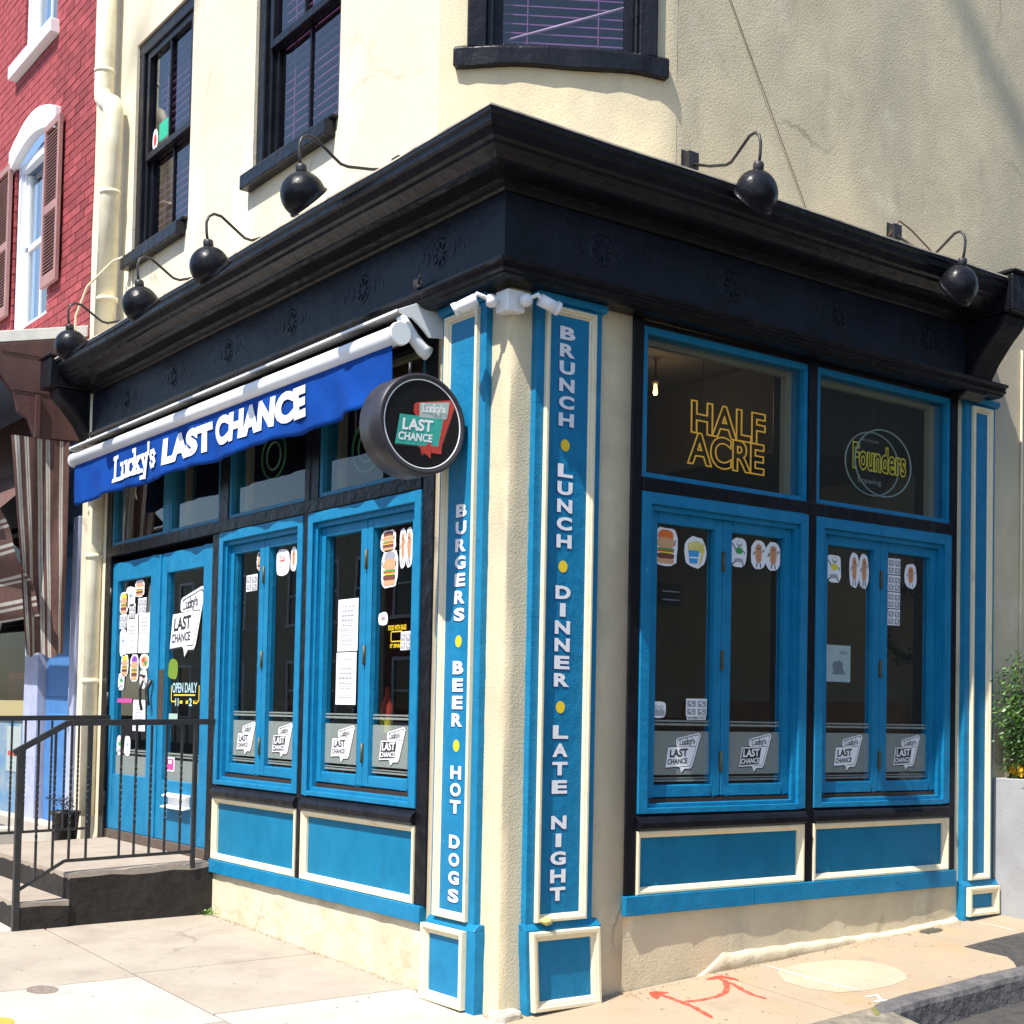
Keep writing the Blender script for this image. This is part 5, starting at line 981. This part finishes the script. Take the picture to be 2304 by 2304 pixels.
# ================================================================== NEIGHBOUR
nb_ = thing('brick_row_house', 'red painted brick row house with shuttered windows left of the pub', 'building', (-8, 0, 0))
NZ0, NZ1, NU0, NU1 = 4.35, 9.2, -9.8, -6.06
mb = MB()
holes = [(-8.27, -7.22, 4.95, 6.72), (-8.15, -7.18, 7.60, 9.2)]
hs = sorted([NU0, NU1, -8.27, -7.22, -8.15, -7.18]); zz = sorted([NZ0, NZ1, 4.95, 6.72, 7.60, 9.2])
for a, b_ in zip(hs, hs[1:]):
    for c, d in zip(zz, zz[1:]):
        if d-c < 1e-6 or any(h[0]-1e-6 < (a+b_)/2 < h[1] and h[2] < (c+d)/2 < h[3] for h in holes): continue
        mb.add([TA(a,-.006,c), TA(b_,-.006,c), TA(b_,-.006,d), TA(a,-.006,d)], [(0,1,2,3)])
bw = ob('brick_wall', mb, BRJ, nb_)
bm_ = mesh('brick', MB().box(LT, -.102, .102, -.03, .006, -.0335, .0335), BRM); bmh = mesh('half_brick', MB().box(LT, -.05, .05, -.03, .006, -.0335, .0335), BRM)
cells = []; cut = []; row = 0; z = NZ0+.037
def inarch(u, z): # under or on the lintel of the lower window
    return (-8.36 < u < -6.98 and 6.55 < z < 6.80+.17*max(0, 1-((u+7.66)/.70)**2))
while z < NZ1:
    u = NU1-.105-(.105 if row % 2 else 0)
    if row % 2: 
        cells.append((NU1-.052, z, 1))
    while u > NU0:
        lo, hi = u-.102, u+.102; parts_ = [(lo, hi)]
        for h in holes:
            if h[2]-.03 < z < h[3]+.03:
                parts_ = [q_ for p_ in parts_ for q_ in ((p_[0], min(p_[1], h[0]-.004)), (max(p_[0], h[1]+.004), p_[1])) if q_[1]-q_[0] > .02]
        if parts_ == [(lo, hi)]: cells.append((u, z, 0))
        else:
            for p_ in parts_: cut.append((p_[0], p_[1], z))
        u -= .212
    z += .076; row += 1
camp = Vector((5.5,-3.9,1.43)); cells.sort(key=lambda c: (Vector((c[0],0,c[1]))-camp).length)
rg = random.Random(12)
for u, z, hf in cells[:300]:
    o = bpy.data.objects.new('brick', bmh if hf else bm_); link(o, bw); o.location = (u-ORG[bw][0], rg.uniform(-.002,.002), z)
mb = MB()
for u, z, hf in cells[300:]: w_ = .05 if hf else .102; mb.box(TA, u-w_, u+w_, -.03, .006+rg.uniform(-.002,.002), z-.0335, z+.0335)
for a_, b_, z in cut: mb.box(TA, a_, b_, -.03, .006, z-.0335, z+.0335)
ob('bricks', mb, BRM, bw, kind='stuff')
def nwindow(u0, u1, z0, z1, label, arch=False):
    fr = MB().box(TA, u0, u0+.07, -.14, -.02, z0, z1).box(TA, u1-.07, u1, -.14, -.02, z0, z1).box(TA, u0+.07, u1-.07, -.14, -.02, z1-.08, z1).box(TA, u0+.07, u1-.07, -.14, -.02, z0, z0+.05)
    fr.box(TA, u0+.07, u0+.11, -.14, -.05, z0+.05, z1-.08).box(TA, u1-.11, u1-.07, -.14, -.05, z0+.05, z1-.08)
    w = ob('window', fr, LAV2, nb_, bevel=.004, label=label); m_ = (z0+z1)/2 if arch else z0+1.0
    ob('sash', MB().box(TA, u0+.11, u1-.11, -.12, -.08, m_-.02, m_+.03).box(TA, u0+.11, u0+.15, -.12, -.08, z0+.05, z1-.08).box(TA, u1-.15, u1-.11, -.12, -.08, z0+.05, z1-.08).box(TA, (u0+u1)/2-.01, (u0+u1)/2+.01, -.11, -.09, z0+.05, z1-.08), WHT, w)
    ob('pane', MB().box(TA, u0+.15, u1-.15, -.105, -.10, z0+.05, z1-.08), GLS, w)
    ob('drape', MB().grid(lambda a, b: TA(u0+.12+(u1-u0-.24)*a, -.22+.015*math.sin(a*40), z0+(z1-z0)*b), 40, 1), M('grey_drape', (.22,.24,.28), .9), w)
    ob('dark_room', MB().box(TA, u0-.1, u1+.1, -.62, -.6, z0-.1, z1+.1), DARK, w)
    return w
LAV2 = M('white_window_paint', (.74,.76,.84), .5)
NW = nwindow(-8.27, -7.22, 4.95, 6.60, 'arched lower window with shutters', True)
arc = [(-7.745+.62*math.cos(math.pi-a*math.pi/10)*1.0, 6.60+.17*math.sin(a*math.pi/10)) for a in range(11)]
arco = [(-7.66-.70+.0, 6.62)] 
outer = [(-8.36+1.38*k/12, 6.76+.17*math.sin(math.pi*k/12)) for k in range(13)]; inner = [(-8.36+1.38*k/12, 6.56+.15*math.sin(math.pi*k/12)) for k in range(13)]
ob('lintel', MB().prism(TA, outer+inner[::-1], -.02, .06), WHT, NW, bevel=.006); ob('arch_board', MB().prism(TA, [(p[0], p[1]) for p in inner]+[(-7.0,6.5),(-8.36,6.5)], -.2, -.08), M('slate_blue_board', (.10,.15,.24), .6), NW)
def shutter(u0, u1, z0, z1, label):
    fr = MB(); w_ = .045; zm = z0+(z1-z0)*.47; d0, d1 = .03, .065
    fr.box(TA, u0, u0+w_, d0, d1, z0, z1).box(TA, u1-w_, u1, d0, d1, z0, z1).box(TA, u0+w_, u1-w_, d0, d1, z1-.06, z1).box(TA, u0+w_, u1-w_, d0, d1, z0, z0+.10).box(TA, u0+w_, u1-w_, d0, d1, zm-.04, zm+.04)
    s_ = ob('shutter', fr, SHUT, NW, bevel=.003, label=label); 
    return fr, s_
for (a, b_, lab) in ((-7.24,-6.82,'shutter on the pub side'), (-8.80,-8.30,'far shutter')):
    fr, s_ = shutter(a, b_, 5.16, 6.64, lab)
    mb = MB(); z = 5.28
    while z < 6.56:
        mb.prism(TA, [(.036,z),(.058,z-.018),(.058,z-.012),(.036,z+.006)], a+.045, b_-.045, axis='h'); z += .030
    ob('dark_backing', MB().box(TA, a+.045, b_-.045, .028, .034, 5.2, 6.6), BRWN, NW)  # dark plate added behind the slats so their gaps read as shade
    ob('louvre_slats', mb, SHUT, NW, kind='stuff')
NW2 = nwindow(-8.15, -7.18, 7.60, 9.15, 'upper window with a white sill'); ob('sill', MB().box(TA, -8.38, -7.10, -.1, .09, 7.47, 7.60), WHT, NW2, bevel=.008)
# projecting shop cornice of the neighbour
def side_prism(pts, x0, x1): return MB().prism(lambda h, d, z: (h, d, z), pts, x0, x1, axis='h')
ob('roof_flashing', side_prism([(-.86,4.30),(-.86,4.39),(.0,4.60),(.0,4.505)], -12, -6.08), M('white_flashing', (.80,.79,.74), .5, (.66,.66,.64), ns=7), nb_, bevel=.004)
ob('side_fascia', side_prism([(-.82,4.12),(-.82,4.30),(.0,4.50),(.0,3.62),(-.38,3.60),(-.42,3.62),(-.47,3.75),(-.55,3.80),(-.60,3.95),(-.66,4.02),(-.72,4.10)], -6.14, -6.08), BRWN, nb_, bevel=.006)
ob('front_fascia', MB().box(TW, -12, -6.14, -.80, -.74, 3.95, 4.29), BRWN, nb_); ob('roof_soffit', MB().box(TW, -12, -6.14, -.74, -.0, 4.10, 4.14), M('soffit_bluegrey', (.10,.14,.22), .8), nb_)
for z in (4.28, 3.98): ob('fascia_board_joint', MB().box(TW, -6.078, -6.074, -.7 if z > 4.1 else -.6, -.02, z-.012, z), BRWN, nb_)
ob('corner_board', MB().box(TW, -6.09, -6.05, -.42, -.385, 3.60, 3.95), BRWN, nb_)
# neighbour's ground floor
ob('shop_wall', MB().box(TA, -7.0, -6.08, -.3, -.08, -.1, 3.7), M('dusty_blue_wall', (.12,.22,.45), .8, (.09,.17,.36), ns=4), nb_); ob('under_soffit_wall', MB().box(TA, -12, -7.0, -.3, -.06, 3.0, 4.3), BRWN, nb_)  # wall under the soffit coloured dark brown to stand in for shade
ob('door', MB().box(TA, -7.02, -6.22, -.08, -.04, .42, 2.9), NBL, nb_, bevel=.004, label='blue panelled side door')
ob('door_panel', MB().box(TA, -6.93, -6.32, -.042, -.025, .62, 1.35).box(TA, -6.93, -6.32, -.042, -.025, 1.50, 2.7), NBL, nb_, bevel=.008)
ob('pilaster', MB().box(TA, -7.43, -7.05, -.1, .03, .25, 3.0), LAV, nb_, bevel=.005); ob('pilaster', MB().box(TA, -6.22, -6.09, -.1, .03, .3, 3.0), LAV, nb_, bevel=.005)
sw_ = ob('shop_window', MB().box(TA, -9.6, -7.43, -.1, .0, 1.28, 1.46), M('olive_sill', (.38,.32,.16), .7), nb_); ob('pane', MB().box(TA, -9.6, -7.43, -.05, -.045, 1.46, 3.0), glassmat('shaded_glass', (.6,.6,.6), 1.12), sw_); ob('dark_room', MB().box(TA, -9.8, -7.3, -1.0, -.98, .5, 3.1).box(TA, -9.8, -7.3, -.98, -.06, 3.05, 3.1).box(TA, -9.8, -7.3, -.98, -.1, 1.2, 1.28).box(TA, -9.82, -9.6, -.98, -.06, 1.28, 3.05).box(TA, -7.4, -7.3, -.98, -.1, 1.28, 3.05), DARK, sw_)
ob('yellow_strip', MB().box(TA, -7.50, -7.44, -.04, -.03, 1.75, 2.1), CYEL, sw_); ob('wine_poster', MB().box(TA, -8.3, -7.8, -.09, -.085, 1.46, 1.72), M('wine_print', (.20,.03,.07), .6), sw_)
ob('stall_riser', MB().box(TA, -9.6, -7.43, -.3, -.02, .2, 1.28), M('pale_blue_riser', (.10,.22,.38), .7, (.26,.32,.34), ns=5), nb_)
ob('poster', MB().box(TA, -8.05, -7.62, -.02, -.015, .80, 1.22).box(TA, -8.0, -7.7, -.0145, -.012, .95, .99, 1), [M('poster_grey', (.34,.40,.40), .7), CRED], nb_, label='grey poster below the shop window')
ob('door_step', MB().box(TA, -12, -6.08, -.1, .12, .0, .42), CONW, nb_, bevel=.01); ob('stone_ledge', MB().box(TA, -9.6, -7.1, .12, .32, .1, .34), CONW, nb_, bevel=.02)
ob('ledge_rail', MB().tube([(-9.5,-.30,.56),(-7.35,-.30,.56)], .03, 8), IRON, nb_)  # dark iron tube running above the front of the stone ledge
# striped awning of the neighbour
na = thing('striped_awning', 'brown and cream striped cloth awning drooping from the neighbouring shop', 'awning', (-7.5, -.4, 3.0))
def stripe_sheet(fn, bands, nv, name, parent):
    mb = MB(); us = [0]+[b for b in bands]; 
    for k in range(len(bands)-1):
        a, b_, mi = bands[k][0], bands[k+1][0], bands[k][1]; n_ = max(1, int((b_-a)/.03)); mb.grid(lambda s_, t: fn(a+(b_-a)*s_, t), n_, nv, mi)
    o = ob(name, mb, [STRB, STRC], parent); return o
bands = [(0,0),(.05,1),(.085,0),(.095,1),(.13,0),(.22,1),(.25,0),(.26,1),(.29,0),(.44,1),(.485,0),(.495,1),(.535,0),(.60,1),(.63,0),(.64,1),(.67,0),(.84,1),(.865,0),(.875,1),(.90,0),(1.0,0)]
def wing(a, b):     # a across (y), b down (z)
    z = 3.60-(1.77)*b; w_ = 1-.35*b; y = -.60+.47*a
    y = -.13-(.47*(1-a))*(1-.36*b) ; x = -6.085+.030*math.sin(a*7+b*2.5)*(.3+b)+.006*math.sin(a*19+b*5)+.010*math.sin(b*14+a*7)*b
    if b > .97: z -= .02*math.sin(a*12)
    return (x, y, z)
stripe_sheet(wing, bands, 26, 'side_wing', na)
def front(a, b):    # a down, b along -x
    y = -.70+.36*a; z = 2.98-.83*a; x = -5.97-4.0*b
    z -= .012*math.sin(b*5)*a + .010*math.sin(a*14+b*3) ; y += .02*math.sin(a*11+b*6)
    return (x, y, z)
fb2 = [(0,0),(.05,0),(.08,1),(.11,0),(.13,1),(.16,0),(.30,0),(.33,1),(.36,0),(.385,1),(.41,0),(.56,0),(.59,1),(.62,0),(.645,1),(.67,0),(.80,0),(.83,1),(.86,0),(.885,1),(.91,0),(.96,0),(.98,1),(1.0,0)]
stripe_sheet(front, fb2, 30, 'front_cloth', na); ob('under_lining', MB().grid(lambda a, b: (-6.12-3.9*b, -.66+.56*a, 3.0+.55*a), 6, 10), STRB, na)
ob('frame_bar', MB().tube([(-6.08,-.72,2.99),(-10,-.72,2.99)], .02, 8), WHT, na)

# ================================================================== STREET SURROUNDINGS (seen in the glass, casting wire shadows)
def opp(name, x0, x1, y0, y1, h, m, label, T, face, cols, rows, z0=.6, roofm=None):
    o = thing(name, label, 'building', ((x0+x1)/2, (y0+y1)/2, 0)); ob('walls', MB().box(TW, x0, x1, y0, y1, -.5, h), m, o)
    ob('cornice', MB().box(TW, x0-.1, x1+.1, y0-.15, y1+.15, h, h+.25), roofm or BRWN, o)
    wm = mesh('window_frame', MB(), WHT) if False else None; first = None
    for i in range(cols):
        for j in range(rows):
            z = z0+.5+j*3.1
            if T == 'y': cx = x0+(x1-x0)*(i+.5)/cols; loc = (cx-ORG[o][0], face-ORG[o][1], z)
            else: cy2 = y0+(y1-y0)*(i+.5)/cols; loc = (face-ORG[o][0], cy2-ORG[o][1], z)
            if first is None:
                LL = (lambda h_, d_, z_: (h_, d_, z_)) if T == 'y' else (lambda h_, d_, z_: (-d_, h_, z_))
                f_ = mesh('window', MB().box(LL, -.6, -.5, -.02, .06, 0, 1.9).box(LL, .5, .6, -.02, .06, 0, 1.9).box(LL, -.5, .5, -.02, .06, 1.8, 1.9).box(LL, -.65, .65, -.02, .12, -.1, 0).box(LL, -.5, .5, -.02, .04, .9, .96), WHT)
                p_ = mesh('pane', MB().box(LL, -.5, .5, .0, .012, 0, 1.8), M('far_pane', (.02,.025,.035), .08)); first = 1
            w = bpy.data.objects.new('window', f_); link(w, o); w.location = loc; p2 = bpy.data.objects.new('pane', p_); link(p2, w)
    return o
CB = M('cream_far_wall', (.55,.48,.34), .9, (.48,.42,.3), ns=1); RB = M('brick_far_wall', (.28,.09,.06), .9, (.22,.07,.05), ns=3); GB = M('grey_far_wall', (.22,.22,.23), .9, (.18,.18,.19), ns=1); DBR = M('tan_far_wall', (.40,.37,.31), .9, (.35,.32,.27), ns=2); BG = M('blue_far_wall', (.16,.28,.42), .8, (.13,.24,.38), ns=1)
opp('opposite_building', -16, -9.2, -24, -17, 6.6, CB, 'cream two storey building across the main street', 'y', -17, 4, 2)
opp('opposite_building', -9.0, -3.0, -25, -17, 5.6, BG, 'pale blue two storey building across the main street', 'y', -17, 3, 1)
opp('opposite_building', -2.8, 6, -24, -17, 7.6, GB, 'grey building across the main street', 'y', -17, 5, 2)
opp('opposite_building', -30, -16.2, -26, -17, 8.2, RB, 'red brick building across the main street further along', 'y', -17, 7, 2)
opp('opposite_building', -48, -30.2, -26, -17, 7, CB, 'long cream building at the far end of the main street', 'y', -17, 8, 2)
opp('opposite_building', 8, 16, 2.5, 14, 8.5, DBR, 'tan building across the side street', 'x', 8, 0, 0)
opp('opposite_building', 8.2, 16, 14.2, 30, 10, GB, 'grey building further along the side street', 'x', 8.2, 6, 3)
# parked red car whose tail lamps show in the door glass
car = thing('parked_car', 'dark red parked car reflected in the glass of the double door', 'car', (-7.2, -5.0, 0))
CT = lambda h, d, z: (-7.2+h, -5.0+d, .0+z)
cbm = MB().prism(CT, [(-2.1,.32),(2.15,.32),(2.2,.62),(2.05,.88),(1.55,.95),(-1.1,.93),(-2.05,.80),(-2.2,.55)], -.85, .85); cbm.prism(CT, [(-1.15,.94),(-.55,1.38),(.9,1.42),(1.65,.95)], -.72, .72)
ob('car_body', cbm, M('dark_red_car_paint', (.22,.012,.018), .18, coat=1), car, bevel=.06); ob('side_window', MB().prism(CT, [(-.95,.98),(-.45,1.32),(.85,1.36),(1.45,.98)], -.728, .728), M('car_glass', (.01,.012,.015), .05), car)
for hx in (-1.35, 1.35):
    for sy2 in (-.8, .62): w = ob('wheel', MB().lathe([(0,0),(.2,0),(.32,.02),(.33,.1),(.32,.18),(.2,.2),(0,.2)], (0,1,0), CT(hx, sy2, .30), 24), M('tyre', (.02,.02,.02), .8), car); ob('wheel_rim', MB().lathe([(0,-.005),(.19,-.005),(.19,.205),(0,.205)], (0,1,0), CT(hx, sy2, .30), 16), M('rim_metal', (.5,.5,.52), .3, metal=.9), w)
for sy2 in (-.8, .62): ob('tail_lamp', MB().box(CT, 2.08, 2.19, sy2, sy2+.18, .62, .80), CRED, car, bevel=.01)
# overhead wires
ow = thing('overhead_wires', 'overhead wires high above the side street that throw thin shadows on the side wall', 'wire', (1.5, -4, 8))
def wire(p, q, r, t):
    P = Vector((0, p[0], p[1])) + sunv*t; Q = Vector((0, q[0], q[1])) + sunv*t; d = (Q-P); ob('wire', MB().tube([P-d*3, P, Q, Q+d*1.2], r, 6), IRON, ow)
wire((3.72,5.80), (4.13,5.40), .045, 14.0)
